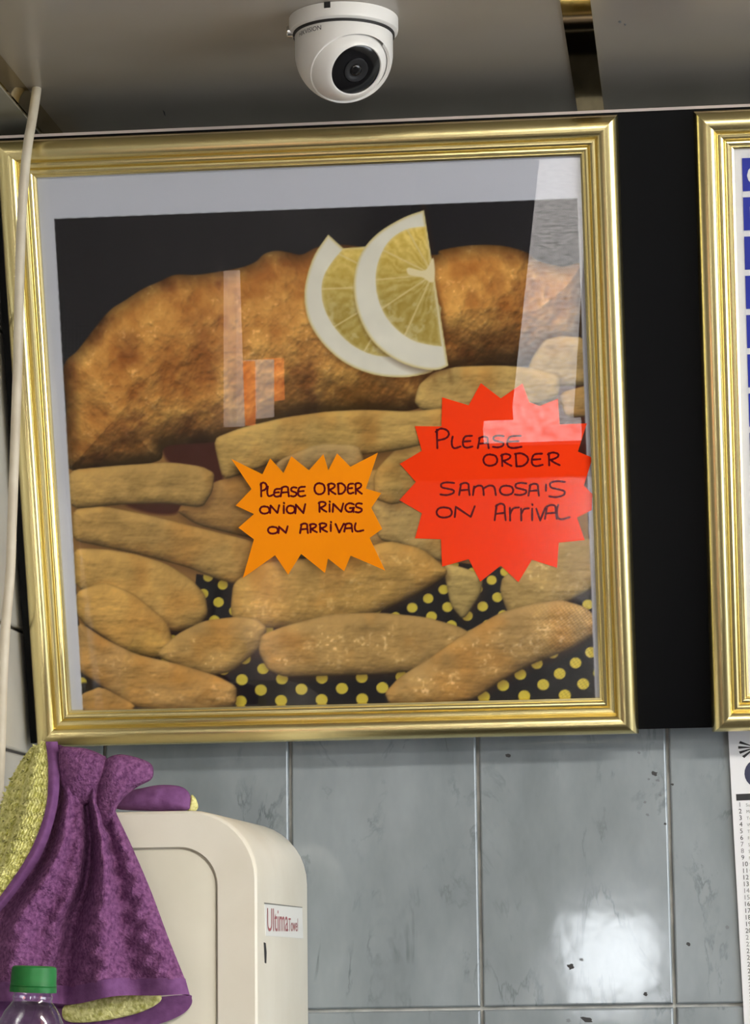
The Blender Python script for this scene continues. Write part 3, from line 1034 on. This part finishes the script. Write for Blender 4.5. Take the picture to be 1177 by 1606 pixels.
def star_card(name, label, outline, letters, conv, mat, n0, thick, pen, curl=None):
    def lift(px, py):
        return n0 + (curl(px, py) if curl else 0.0)

    def wpt(px, py, dn=0.0):
        n = lift(px, py) + dn
        u, v = bp(px, py, n0)
        return bw(u, v, n)

    out = [conv(*p) for p in outline]
    # triangulate by bmesh, then subdivide so that the card can curl
    bm = bmesh.new()
    vs_ = [bm.verts.new((p[0], -p[1], 0)) for p in out]
    fc = bm.faces.new(vs_)
    bmesh.ops.triangulate(bm, faces=[fc])
    for _ in range(3):
        bmesh.ops.subdivide_edges(bm, edges=[e for e in bm.edges if e.calc_length() > 18], cuts=1, use_grid_fill=True)
        bmesh.ops.triangulate(bm, faces=[q for q in bm.faces if len(q.verts) > 3])
    bm.verts.index_update()
    ext = bmesh.ops.extrude_face_region(bm, geom=list(bm.faces))
    top = {g for g in ext['geom'] if isinstance(g, bmesh.types.BMVert)}
    bm.verts.index_update()
    V_ = []
    for w_ in bm.verts:
        V_.append(wpt(w_.co.x, -w_.co.y, thick if w_ in top else 0.0))
    F_ = [tuple(q.index for q in fa.verts) for fa in bm.faces]
    bm.free()
    ctr = np.mean([conv(*p) for p in outline], axis=0)
    card = mk(name, V_, F_, mat, base=wpt(ctr[0], ctr[1]), label=label, cat='sign')
    # normals outward
    b2 = bmesh.new()
    b2.from_mesh(card.data)
    bmesh.ops.recalc_face_normals(b2, faces=b2.faces)
    b2.to_mesh(card.data)
    b2.free()
    for (ch, x0, x1, y0, y1) in letters:
        Vl, Fl = [], []
        for kind_, st in GL[ch]:
            q = [conv(x0 + (x1 - x0) * a, y0 + (y1 - y0) * b) for a, b in st]
            q = catmull(q, 6) if kind_ == 's' else catmull(q, 4)
            n = len(q)
            base_i = len(Vl)
            for i in range(n):
                t = np.array(q[min(i + 1, n - 1)]) - np.array(q[max(i - 1, 0)])
                t = t / (np.linalg.norm(t) + 1e-9)
                nn = np.array([-t[1], t[0]])
                wd = pen * (0.5 + .06 * math.sin(i * 1.7 + x0))
                for s in (-1, 1):
                    p = np.array(q[i]) + nn * s * wd
                    Vl.append(wpt(p[0], p[1], thick + .00018))
            for i in range(n - 1):
                Fl.append((base_i + 2 * i, base_i + 2 * i + 1, base_i + 2 * i + 3, base_i + 2 * i + 2))
            for e, tdir in ((0, -1), (n - 1, 1)):
                c0 = len(Vl)
                for k in range(8):
                    a = 2 * math.pi * k / 8
                    p = np.array(q[e]) + np.array([math.cos(a), math.sin(a)]) * pen * .5
                    Vl.append(wpt(p[0], p[1], thick + .0002))
                Fl.append(tuple(range(c0, c0 + 8)))
        mk('letter', Vl, Fl, M_ink, parent=card)
    return card


def conv_o(x, y):
    return (360 + x / 4.527, 690 + y / 4.526)


def conv_r(x, y):
    return (620 + x / 3.678, 590 + y / 3.678)


OUT_O = [(15, 135), (235, 243), (290, 130), (385, 235), (440, 115), (565, 215), (668, 100), (703, 215), (765, 95), (860, 190), (1055, 90), (970, 345), (1080, 375), (1010, 480), (1090, 625),
         (1000, 690), (1115, 912), (865, 815), (820, 925), (703, 838), (682, 940), (510, 808), (418, 955), (325, 818), (95, 980), (175, 705), (65, 622), (175, 525), (45, 465), (158, 348)]
LET_O = [('P', 222, 268, 302, 400), ('L', 268, 312, 330, 398), ('E', 315, 362, 345, 402), ('A', 365, 425, 330, 400), ('S', 438, 480, 335, 400), ('E', 485, 540, 330, 400),
         ('O', 605, 678, 305, 385), ('R', 700, 755, 308, 385), ('D', 770, 825, 308, 382), ('E', 838, 882, 308, 380), ('R', 893, 942, 305, 382),
         ('O', 218, 285, 470, 522), ('N', 290, 355, 462, 518), ('I', 375, 400, 445, 518), ('O', 408, 465, 465, 520), ('N', 470, 540, 455, 520),
         ('R', 635, 690, 438, 510), ('I', 700, 725, 435, 508), ('N', 735, 810, 450, 510), ('G', 825, 888, 448, 510), ('S', 898, 945, 448, 512),
         ('O', 275, 345, 615, 664), ('N', 350, 415, 612, 660), ('A', 503, 560, 592, 660), ('R', 572, 622, 595, 655), ('R', 640, 695, 590, 652), ('I', 708, 735, 580, 645), ('V', 755, 815, 592, 655),
         ('A', 818, 878, 590, 648), ('L', 890, 955, 588, 645)]
star_card('starburst_card', 'orange starburst card asking to order onion rings, on the picture glass', OUT_O, LET_O, conv_o, M_orange, .0064, .0005, 3.1,
          curl=lambda x, y: .0002 + .011 * max(0, (x + y * .9 - 1245) / 160) ** 1.6)

OUT_R = [(272, 122), (425, 168), (495, 40), (610, 128), (735, 42), (775, 150), (835, 172), (940, 130), (950, 278), (1107, 272), (1055, 435), (1140, 470), (1090, 630), (1140, 680), (1135, 772), (1050, 815),
         (1095, 945), (945, 960), (935, 1105), (790, 1058), (712, 1188), (610, 1092), (492, 1185), (425, 1055), (272, 1098), (265, 940), (115, 935), (155, 790), (25, 715), (120, 610), (28, 505), (155, 430), (115, 288), (268, 290)]
LET_R = [('P', 235, 315, 302, 415), ('L', 325, 378, 348, 415), ('E', 388, 447, 342, 412), ('A', 478, 542, 348, 415), ('S', 565, 630, 342, 410), ('E', 642, 730, 342, 414),
         ('O', 510, 590, 450, 516), ('R', 612, 672, 448, 518), ('D', 692, 768, 445, 520), ('E', 785, 852, 445, 518), ('R', 882, 950, 440, 514),
         ('S', 262, 345, 612, 685), ('A', 370, 432, 615, 685), ('M', 450, 582, 630, 685), ('O', 605, 682, 630, 685), ('S', 692, 762, 615, 685), ('A', 770, 832, 620, 688), ("'", 865, 878, 625, 660), ('S', 890, 985, 605, 697),
         ('O', 240, 328, 755, 815), ('N', 345, 460, 750, 812), ('A', 575, 640, 735, 830), ('r', 660, 715, 755, 832), ('r', 725, 772, 760, 832), ('I', 783, 800, 738, 830), ('V', 815, 866, 760, 832), ('A', 865, 935, 742, 822), ('L', 930, 1008, 742, 825)]
star_card('starburst_card', 'red starburst card asking to order samosas, behind the picture glass', OUT_R, LET_R, conv_r, M_red, .0018, .0005, 3.1)


# menu sheet ------------------------------------------------------
iu0, iu1, iv0, iv1 = u2L + RW * .96, u2R - RW * .96, vB + RW * .96, vT - RW * .96
mk('menu_sheet', *bbox_board(iu0, iu1, iv0, iv1, .0004, .0022), M_paper, parent=menu)
mk('glass_pane', *bbox_board(iu0 - .001, iu1 + .001, iv0 - .001, iv1 + .001, .0042, .0058), M_glass, parent=menu)
cu0 = bp(1165, 270, .003)[0]
ytops = [248 + 61.6 * k for k in range(8)]
for k in range(14):
    yt = 248 + 61.6 * k
    a = bp(1168, yt, .003)[1]
    b_ = bp(1168, yt + 52, .003)[1]
    if b_ < iv0 + .01:
        break
    cell = mk('menu_cell', *bbox_board(cu0, iu1 - .012, b_, a, .0022, .0028), M_blue, parent=menu)
    if k in (0, 1):
        tv, tf = text_geo('C' if k == 0 else 'I', .030 if k == 0 else .016)
        tv = tv + np.array([bp(1170, 275, .003)[0] if k == 0 else bp(1175, 330, .003)[0], (a + b_) / 2 - (.011 if k == 0 else .004)])
        mk('menu_letter', [bw(p[0], p[1], .0031) for p in tv], tf, M_paper, parent=cell)

# ================================================================== SECURITY CAMERA
cc = at_z(539, 74, CEIL)
print('cctv', cc, 'near', at_z(525, 3, CEIL))
cb = np.array([cc[0] + .0108, at_z(525, 2, CEIL)[1] + .0515, CEIL])
cctv = thing('security_camera', tuple(cb), 'white turret security camera with a black lens on the ceiling', 'camera')
RB = .0515
basep = [(RB, -.0002), (RB, -.010), (RB - .0006, -.0130), (RB - .003, -.0148), (RB - .006, -.0154), (RB - .006, -.010)]
mk('base', *lathe(basep, 72, org=cb), M_camwhite, parent=cctv, smooth=30)
mk('gap_ring', *lathe([(RB - .0035, -.0142), (RB - .0035, -.0172)], 72, org=cb), M_dark, parent=cctv, smooth=30)
C0 = cb + np.array([0, 0, -.0335])
RS = .0462
# shell: opening axis towards viewer and down
oa = np.array([0.33, -.54, -.775])
oa /= np.linalg.norm(oa)
vv_, ff_ = [], []
tmp = np.cross(oa, [0, 0, 1.0]); tmp /= np.linalg.norm(tmp)
tm2 = np.cross(oa, tmp)
segs = 72
angs = [math.radians(a) for a in [57, 58] + list(range(60, 178, 4)) + [179.9]]
rings = [(RS - .0035, math.radians(57)), (RS - .0006, math.radians(57.2))] + [(RS, a) for a in angs[1:]]
for (r, a) in rings:
    for k in range(segs):
        b = 2 * math.pi * k / segs
        p = C0 + r * (oa * math.cos(a) + (tmp * math.cos(b) + tm2 * math.sin(b)) * math.sin(a))
        # upper half is a straight drum up to the base
        zrel = p[2] - C0[2]
        if zrel > 0:
            h = np.array([p[0] - C0[0], p[1] - C0[1]])
            l = np.linalg.norm(h)
            if l > 1e-6:
                s = min(RS / l, 1.35) if a < 2.6 else 1.0
                sc = 1 + (s - 1) * min(1, 1.0)
                p[0], p[1] = C0[0] + h[0] * sc, C0[1] + h[1] * sc
            p[2] = min(p[2], cb[2] - .0152)
        vv_.append(p)
for i in range(len(rings) - 1):
    for k in range(segs):
        k2 = (k + 1) % segs
        ff_.append((i * segs + k, i * segs + k2, (i + 1) * segs + k2, (i + 1) * segs + k))
shell = mk('shell', vv_, ff_, M_camwhite, parent=cctv, smooth=35)
# eyeball
lc0 = C0 + np.array([-.0012, -.0015, -.0022])
la = np.array([0.454, -.603, -.640])
la = la / np.linalg.norm(la)
RE = .0425
def sph(r, a0, a1, n=24):
    return [(r * math.sin(math.radians(a0 + (a1 - a0) * k / n)), r * math.cos(math.radians(a0 + (a1 - a0) * k / n))) for k in range(n + 1)]
aw = math.degrees(math.asin((.0262 / RE)))
eh = RE * math.cos(math.radians(aw))
mk('eyeball', *lathe([(.0240, eh - .0015), (.0247, eh - .0002), (.0253, eh + .0002)] + sph(RE, aw + .8, 175), 64, axis=la, org=lc0), M_camwhite, parent=cctv, smooth=35)
win = mk('lens_window', *lathe([(.0243, eh - .003), (.0243, eh - .0007), (.0236, eh - .0003), (.0125, eh - .0001), (.012, eh - .0008)], 56, axis=la, org=lc0), M_camblack, parent=cctv, smooth=35)
M_lens = new_mat('lens_barrel', (0.012, 0.012, 0.014, 1), 0.35)
mk('lens_barrel', *lathe([(.0118, eh - .001), (.0118, eh + .0004), (.0105, eh + .0007), (.008, eh - .0003), (.0062, eh - .0004)], 40, axis=la, org=lc0), M_lens, parent=win, smooth=35)
mk('lens_glass', *lathe([(.006, eh - .0005), (.0055, eh + .0006), (.004, eh + .0013), (.002, eh + .0017), (.0002, eh + .0018)], 32, axis=la, org=lc0), M_camblack, parent=win, smooth=60)
# base notch and conduit fitting
na = math.atan2(-1, -.17)
nd = np.array([math.cos(na), math.sin(na), 0])
nt = np.array([-nd[1], nd[0], 0])
v, f = [], []
for a in (-.003, .003):
    for r in (RB - .004, RB + .0004):
        for z in (0, -.0058):
            v.append(cb + nd * r + nt * a + np.array([0, 0, z]))
f = [(0, 1, 3, 2), (4, 6, 7, 5), (0, 4, 5, 1), (2, 3, 7, 6), (0, 2, 6, 4), (1, 5, 7, 3)]
mk('cable_notch', v, f, M_dark, parent=cctv)
ga = np.array([-1, -.12, 0]) / math.hypot(1, .12)
mk('conduit_cap', *lathe([(.0055, RB - .006), (.0055, RB + .0012), (.0045, RB + .0022), (.002, RB + .0024)], 20, axis=ga, org=cb + np.array([0, 0, -.0118])), M_steel, parent=cctv, smooth=35)
# maker's name on the drum, wrapped round it
tv, tf = text_geo('HIKVISION', .0075)
wd = tv[:, 0].max()
tl = []
for p in tv:
    ang = math.radians(-128) + (p[0] - wd / 2) * (.030 / wd) / RS
    tl.append(cb + np.array([math.cos(ang) * (RS + .0003), math.sin(ang) * (RS + .0003), -.0240 + p[1] * .85]))
mk('lettering', tl, tf, M_print, parent=cctv)

# ================================================================== CABLE
cp = [(58, 141), (56, 152), (50, 190), (44, 225), (39, 270), (34, 340), (31, 430), (28, 560), (24, 680), (19, 820), (16, 900), (9, 980), (4.5, 1060), (2, 1140), (-2, 1240), (-14, 1400), (-24, 1560), (-34, 1720)]
y0_ = at_z(58, 141, CEIL)[1]
uf, vf = bp(44, 222, .036)
y1_ = bw(uf, vf, .036)[1]
path = []
for i, (x_, y_) in enumerate(cp):
    if i < 5:
        path.append(at_y(x_, y_, y0_ + (y1_ - y0_) * min(1, i / 3) ** .8))
    else:
        path.append(at_y(x_, y_, y1_ + .02 * min(1, (y_ - 270) / 500)))
path[0][2] = CEIL + .004
cable = mk('cable', *tube(catmull(path, 8), .0048, 14), M_cable, smooth=50, label='pale cream cable hanging from the ceiling corner over the gold frame', cat='cable')

# ================================================================== TOWEL DISPENSER
YD = YW / 1.126
rx = at_y(405, 1520, YD)[0]
tz = at_y(290, 1271, YD)[2]
DW, DH = rx - (XL + .006), .40
DW = min(DW, .27)
lx_ = rx - DW
bzz = tz - DH
disp = thing('towel_dispenser', ((lx_ + rx) / 2, YW, bzz), 'cream plastic paper towel dispenser mounted on the tiled wall', 'dispenser')


def rrect(x0, x1, z0, z1, r, y, n=10):
    out = []
    for (cx, cz, a0) in ((x1 - r, z1 - r, 0), (x0 + r, z1 - r, 90), (x0 + r, z0 + r, 180), (x1 - r, z0 + r, 270)):
        for k in range(n + 1):
            a = math.radians(a0 + 90 * k / n)
            out.append(np.array([cx + r * math.cos(a), y, cz + r * math.sin(a)]))
    return out


def loft(loops, closed_first=False, closed_last=False):
    n = len(loops[0])
    v = [p for l in loops for p in l]
    f = []
    for i in range(len(loops) - 1):
        for k in range(n):
            k2 = (k + 1) % n
            f.append((i * n + k, i * n + k2, (i + 1) * n + k2, (i + 1) * n + k))
    if closed_first:
        f.append(tuple(range(n))[::-1])
    if closed_last:
        f.append(tuple((len(loops) - 1) * n + k for k in range(n)))
    return v, f


R0 = .064
ipx = at_y(341, 1500, YD)[0]
ipz = at_y(230, 1330, YD)[2]
ins_r, ins_t = rx - ipx, tz - ipz
loops = [rrect(lx_, rx, bzz, tz, R0, YW - .0015), rrect(lx_, rx, bzz, tz, R0, YD + .006), rrect(lx_ + .0008, rx - .0008, bzz + .0008, tz - .0008, R0, YD + .002),
         rrect(lx_ + .003, rx - .003, bzz + .003, tz - .003, R0 - .002, YD)]
inn = (lx_ + ins_r, rx - ins_r, bzz + ins_t, tz - ins_t)
loops += [rrect(inn[0] - .0006, inn[1] + .0006, inn[2] - .0006, inn[3] + .0006, .037, YD), rrect(*inn, .0365, YD + .0008), rrect(*inn, .0365, YD + .006)]
mk('cover', *loft(loops, True, True), M_plastic, parent=disp, smooth=35)
g = .0018
mk('front_panel', *loft([rrect(inn[0] + g, inn[1] - g, inn[2] + g, inn[3] - g, .036, YD + .0058), rrect(inn[0] + g, inn[1] - g, inn[2] + g, inn[3] - g, .036, YD + .0032),
                         rrect(inn[0] + g + .001, inn[1] - g - .001, inn[2] + g + .001, inn[3] - g - .001, .0352, YD + .0026)], True, True), M_plastic2, parent=disp, smooth=35, label='slightly darker recessed front panel')
# sticker on the right side
def side(px, py, dx=.0004):
    p = at_x(px, py, rx + dx)
    return p
lab = [side(415.5, 1416), side(474.5, 1423), side(476, 1472), side(417, 1467.5)]
M_lab = new_mat('label_white', rgb(226, 226, 222), 0.6)
lb = mk('sticker', *prism(lab, np.array([-.0004, 0, 0])), M_lab, parent=disp, label='white sticker with red lettering')
M_ltxt = new_mat('label_red', rgb(168, 92, 98), 0.6)
yA, yB = lab[0][1], lab[1][1]
zt_, zb_ = lab[0][2], lab[3][2]
mk('sticker_line', *prism([side(415.2, 1415.5, .0007), side(474.5, 1422.6, .0007), side(474.5, 1423.8, .0007), side(415.2, 1417.6, .0007)], np.array([-.0003, 0, 0])), new_mat('label_grey', rgb(120, 118, 110), .6), parent=lb)
for s_, size, y_off, zc in (('Ultima', .030, .04, .14), ('Towel', .018, .60, .14)):
    tv, tf = text_geo(s_, size)
    wd = tv[:, 0].max()
    span = (yB - yA) * (.55 if s_ == 'Ultima' else .26)
    tl = [np.array([rx + .0007, yA + (yB - yA) * y_off + p[0] / wd * span, zb_ + (zt_ - zb_) * zc + p[1] * 1.05]) for p in tv]
    mk('lettering', tl, tf, M_ltxt, parent=lb)
mk('key_slot', *prism([side(414.6, 1478, .0005), side(417.2, 1479, .0005), side(418.6, 1494, .0005), side(418.0, 1511, .0005), side(416.2, 1510, .0005)], np.array([-.0008, 0, 0])), M_dark, parent=disp)

# ================================================================== PURPLE TOWEL
tow = thing('towel', tuple(at_y(150, 1580, YD - .025)), 'purple terry towel with yellow-green reverse draped over the dispenser', 'towel')


def interp(tab, v):
    tab = np.array(tab, float)
    i = 0
    while i < len(tab) - 2 and v > tab[i + 1][0]:
        i += 1
    a, b = tab[i], tab[i + 1]
    t = (v - a[0]) / (b[0] - a[0])
    return a[1:] + (b[1:] - a[1:]) * t


def curve_tab(pts, n=60):
    c = np.array(catmull(pts, 12))
    L_ = np.concatenate([[0], np.cumsum(np.linalg.norm(np.diff(c, axis=0), axis=1))])
    L_ /= L_[-1]
    return lambda v: np.array([np.interp(v, L_, c[:, k]) for k in range(c.shape[1])])


def grid_surface(name, nu, nv, fn, mat, thick=.0035, label=None, back=None):
    """front sheet + back sheet + rim"""
    V1 = [fn(i / (nu - 1), j / (nv - 1)) for j in range(nv) for i in range(nu)]
    V1 = np.array(V1)
    G = V1.reshape(nv, nu, 3)
    du = np.gradient(G, axis=1)
    dv = np.gradient(G, axis=0)
    nr = np.cross(du, dv)
    nr /= (np.linalg.norm(nr, axis=2, keepdims=True) + 1e-12)
    s = np.sign(nr[..., 1].mean())          # towards the viewer is -y
    nr = nr * (s if s != 0 else 1)          # now points away from the viewer
    B = G + nr * thick
    v = np.concatenate([G.reshape(-1, 3), B.reshape(-1, 3)])
    n = nu * nv
    f = []
    for j in range(nv - 1):
        for i in range(nu - 1):
            a = j * nu + i
            f.append((a, a + 1, a + nu + 1, a + nu))
            f.append((n + a, n + a + nu, n + a + nu + 1, n + a + 1))
    rim = [i for i in range(nu)] + [j * nu + nu - 1 for j in range(1, nv)] + [(nv - 1) * nu + i for i in range(nu - 2, -1, -1)] + [j * nu for j in range(nv - 2, 0, -1)]
    m = len(rim)
    for k in range(m):
        a, b = rim[k], rim[(k + 1) % m]
        f.append((a, n + a, n + b, b))
    o = mk(name, v, f, mat, parent=tow, smooth=70, label=label)
    bm = bmesh.new()
    bm.from_mesh(o.data)
    bmesh.ops.recalc_face_normals(bm, faces=bm.faces)
    bm.to_mesh(o.data)
    bm.free()
    return o


YT = YD - .028
Lc = curve_tab([(90, 1168), (90, 1215), (82, 1275), (60, 1335), (22, 1392), (-18, 1440), (-34, 1500), (-40, 1545)])
Rc = curve_tab([(166, 1186), (172, 1225), (179, 1266), (206, 1325), (236, 1395), (264, 1470), (284, 1520), (291, 1537)])


def g1(x, c, w):
    return math.exp(-((x - c) / w) ** 2)


def fold(u, v):
    a = min(1, v * 1.5 + .25)
    s = 0
    s += .016 * g1(u, .20 + .02 * math.sin(v * 5), .10)            # left ridge
    s -= .012 * g1(u, .08 - .02 * v, .06)
    s -= .020 * g1(u, .52 - .06 * v + .05 * math.sin(v * 4), .055) * min(1, v * 4 + .2)    # deep middle valley
    s += .017 * g1(u, .66 - .06 * v + .04 * math.sin(v * 3), .09)
    s -= .012 * g1(u, .78 - .02 * v, .06) * min(1, max(0, (v - .05) * 6)) * max(.25, 1 - v)
    s += .010 * g1(u, .90, .12)
    s += .006 * g1(u, .38 + .05 * v, .07)
    return s * a * 1.25


def bottom_wave(u):
    return -6 + 16 * math.exp(-((u - .47) / .16) ** 2) + 4 * math.sin(u * 9)


def main_fn(u, v):
    a, b = Lc(v), Rc(v)
    x = a[0] + (b[0] - a[0]) * u
    y = a[1] + (b[1] - a[1]) * u
    y += (bottom_wave(u) * (u * (1 - u) * 4) ** .3) * v ** 2
    dep = YT - .004 * v + .02 * (1 - v) ** 3 - fold(u, v)
    dep += .0012 * math.sin(x * .21 + y * .13) + .001 * math.sin(y * .19 - x * .11)
    e = max(0, abs(u - .5) - .42) / .08
    dep += .006 * e * e
    p = at_y(x, y, dep)
    return p


def ext_fn(v0x, v1x):
    pass


grid_surface('cloth_face', 110, 150, main_fn, M_purple)


# hem band under the face
def hem_fn(u, v):
    a, b = Lc(1.0), Rc(1.0)
    x = a[0] + (b[0] - a[0]) * u
    y = a[1] + (b[1] - a[1]) * u + bottom_wave(u) * (u * (1 - u) * 4) ** .3
    x += v * (9 * u - 2)
    y += v * (31 - 5 * u) - 2
    dep = YT - .004 - fold(u, 1.0) * (1 - .3 * v) - .0012
    e = max(0, abs(u - .5) - .42) / .08
    dep += .006 * e * e
    return at_y(x, y, dep)


grid_surface('hem_band', 110, 8, hem_fn, M_purple_hem, .0045, label='smooth purple hem band')

# yellow reverse at the left, with the purple edge band beside it
yl = curve_tab([(48, 1172), (26, 1205), (8, 1245), (-6, 1300), (-26, 1370), (-46, 1420)])
yr = curve_tab([(72, 1163), (76, 1205), (72, 1268), (50, 1330), (18, 1382), (-20, 1432)])
br = curve_tab([(90, 1163), (94, 1205), (88, 1272), (66, 1338), (32, 1390), (-8, 1440)])


def yel_fn(u, v):
    a, b = yl(v), yr(v)
    x, y = a + (b - a) * u
    dep = YD - .038 + .03 * (1 - u) ** 2 + .035 * (1 - v) ** 4 - .007 * g1(u, .55, .2) + .005 * g1(u, .38, .06)
    dep += .0022 * (math.sin(x * 1.3 + 2 * math.sin(y * .31)) * math.sin(y * .9 + math.sin(x * .4)))
    return at_y(x, y, dep)


def band_fn(u, v):
    a, b = yr(v), br(v)
    x, y = a + (b - a) * (u * 1.04 - .02)
    dep = YD - .040 + .035 * (1 - v) ** 4 + .010 * max(0, u - .5) - .002 * math.sin(u * math.pi)
    return at_y(x, y, dep)


grid_surface('reverse_flap', 60, 110, yel_fn, M_yellow, label='yellow-green terry reverse side turned outwards')
grid_surface('edge_band', 10, 70, band_fn, M_purple_hem)


def lump(name, outline, dep_fn, bulge, mat, label=None, n=4, back=.3):
    """rounded fold of cloth from a star-shaped outline"""
    pl = catmull(outline, n, True)
    c = np.mean(pl, axis=0)
    m = len(pl)
    ss = [1.0, .97, .92, .84, .72, .58, .42, .25, .1]
    v, f = [], []
    def put(s, sign):
        for p in pl:
            q = c + (p - c) * s
            h = bulge * math.sqrt(max(0, 1 - s * s)) * sign
            wob = .0012 * math.sin(q[0] * .23 + q[1] * .11) * (1 - s)
            v.append(at_y(q[0], q[1], dep_fn(q[0], q[1]) - h + wob))
    order = [(s, 1) for s in ss[::-1]] + [(s, -back) for s in ss[1:]]
    for s, sg in order:
        put(s, sg)
    for i in range(len(order) - 1):
        for k in range(m):
            k2 = (k + 1) % m
            f.append((i * m + k, i * m + k2, (i + 1) * m + k2, (i + 1) * m + k))
    f.append(tuple(range(m))[::-1])
    f.append(tuple((len(order) - 1) * m + k for k in range(m)))
    o = mk(name, v, f, mat, parent=tow, smooth=70, label=label)
    bm = bmesh.new()
    bm.from_mesh(o.data)
    bmesh.ops.recalc_face_normals(bm, faces=bm.faces)
    bm.to_mesh(o.data)
    bm.free()
    return o


# bunched top and the corner lying on the dispenser
lump('top_fold', [(93, 1176), (118, 1172), (142, 1176), (166, 1188), (172, 1205), (160, 1235), (140, 1260), (110, 1262), (94, 1230)], lambda x, y: YD - .014, .016, M_purple)
lump('side_fold', [(160, 1200), (172, 1187), (190, 1183), (215, 1188), (236, 1197), (241, 1210), (237, 1223), (218, 1233), (200, 1246), (186, 1262), (177, 1282), (166, 1300), (154, 1290), (150, 1262), (154, 1230)],
     lambda x, y: YD - .018 + .0002 * max(0, x - 180), .016, M_purple)
lump('corner_flap', [(180, 1268), (190, 1250), (206, 1240), (222, 1236), (250, 1231), (282, 1233), (297, 1244), (299, 1262), (292, 1271), (240, 1272)], lambda x, y: YD + .06, .014, M_purple_hem)
lump('corner_reverse', [(296, 1262), (300, 1247), (307, 1252), (311, 1266), (304, 1274), (294, 1274)], lambda x, y: YD + .065, .008, M_yellow)
# inside of the lower edge
lump('reverse_inside', [(98, 1582), (112, 1572), (150, 1567), (200, 1560), (246, 1558), (252, 1570), (225, 1586), (180, 1598), (130, 1604), (102, 1600)], lambda x, y: YD - .010, .006, M_yellow, label='yellow-green inside of the lower edge')
lump('back_hem', [(-42, 1566), (30, 1570), (100, 1572), (200, 1568), (290, 1560), (301, 1566), (299, 1578), (284, 1592), (250, 1606), (200, 1617), (120, 1626), (30, 1636), (-42, 1640)], lambda x, y: YD - .0045, .002, M_purple_hem)

# ================================================================== BOTTLE
YBt = 1.75
tc_ = at_y(51, 1514.5, YBt)
S = 1.0
tc_[0] -= .0095
bt = thing('plastic_bottle', (tc_[0], tc_[1], tc_[2] - .206), 'clear plastic drinks bottle with a green screw cap in the lower corner', 'bottle')
org = np.array([tc_[0], tc_[1], tc_[2]])
capp = [(.002, 0), (.0125, 0), (.0138, -.0007), (.0143, -.002), (.0146, -.0115), (.0149, -.012), (.0149, -.0125), (.0145, -.0128), (.0149, -.0132), (.0150, -.0165), (.0138, -.0166)]
mk('cap', *lathe(capp, 64, org=org), M_green, parent=bt, smooth=30)
capo = bt.children[0]
# grip ridges round the cap
for k in range(0):
    pass
bp_ = [(.0118, -.0160), (.0122, -.0185), (.0128, -.019), (.0128, -.0205), (.0122, -.021), (.0126, -.0225), (.0145, -.0250), (.0175, -.0290), (.0200, -.0345), (.0222, -.0420), (.0255, -.0560), (.0290, -.0700), (.0315, -.0850),
       (.0322, -.1000), (.0305, -.1050), (.0322, -.1100), (.0322, -.1900), (.0310, -.1990), (.0260, -.2050), (.004, -.2060)]
mk('bottle_body', *lathe(bp_, 64, org=org), M_pet, parent=bt, smooth=50)
bt.rotation_euler = (0, math.radians(3.0), 0)
# counter it stands on (below the picture)
ctz = tc_[2] - .206
mk('range_counter', *box(XL + .002, tc_[0] + .4, 1.35, 2.1, 0, ctz), M_steel, label='stainless steel counter under the bottle', cat='counter')

# ================================================================== CALENDAR
YC = YW - .004
k0 = at_y(1143, 1153, YC)
k1 = at_y(1168, 1606, YC)
dn = (k1 - k0) / np.linalg.norm(k1 - k0)
rt = np.array([-dn[2], 0, dn[0]])
if rt[0] < 0:
    rt = -rt
px2m = np.linalg.norm(k1 - k0) / math.hypot(25, 453)
cal = thing('wall_calendar', tuple(k0 + dn * .40 + rt * .12), 'white paper wall calendar with a column of dates, hanging on the tiles', 'calendar')


def cw(a, b, lift_=.0):
    return k0 + rt * a * px2m + dn * b * px2m + np.array([0, -lift_, 0])


def cpt(px, py):
    p = at_y(px, py, YC) - k0
    return np.dot(p, rt) / px2m, np.dot(p, dn) / px2m


mk('sheet', *prism([cw(0, -25), cw(330, -25), cw(330, 600), cw(0, 600)], np.array([0, .0012, 0])), M_paper, parent=cal)
# radiating stripes of the emblem
ec = cpt(1186, 1172)
for a0 in (150, 172, 194, 216):
    r0, r1 = 8, 28
    pts = [cw(ec[0] + r * math.cos(math.radians(a)), ec[1] - r * .8 * math.sin(math.radians(a)), .0002) for r, a in ((r0, a0), (r1, a0), (r1, a0 + 11), (r0, a0 + 11))]
    mk('emblem_stripe', *prism(pts, np.array([0, .0002, 0])), M_print, parent=cal)
ec = cpt(1191, 1213)
mk('emblem_disc', *prism([cw(ec[0] + 23 * math.cos(a * math.pi / 12), ec[1] - 23 * math.sin(a * math.pi / 12), .0002) for a in range(24)], np.array([0, .0002, 0])), M_navy, parent=cal)
h0 = cpt(1155, 1245.5)
mk('header_bar', *prism([cw(h0[0], h0[1], .0002), cw(300, h0[1], .0002), cw(300, h0[1] + 10.5, .0002), cw(h0[0], h0[1] + 10.5, .0002)], np.array([0, .0002, 0])), M_print, parent=cal)
days = ['Sun', 'Mon', 'Tue', 'Wed', 'Thu', 'Fri', 'Sat']
M_pgrey = new_mat('print_grey', rgb(120, 120, 126), 0.6)
n0 = cpt(1158.5, 1262)
for k in range(31):
    light = k % 7 in (0, 6)
    for s_, dx, size in ((str(k + 1), 0, 10.5 * px2m), (days[k % 7], 12, 7 * px2m)):
        tv, tf = text_geo(s_, size)
        tl = [cw(n0[0] + dx + p[0] / px2m, n0[1] + k * 10.44 + 3.5 - p[1] / px2m, .0003) for p in tv]
        mk('date_number' if dx == 0 else 'day_name', tl, tf, M_pgrey if light or dx else M_print, parent=cal)
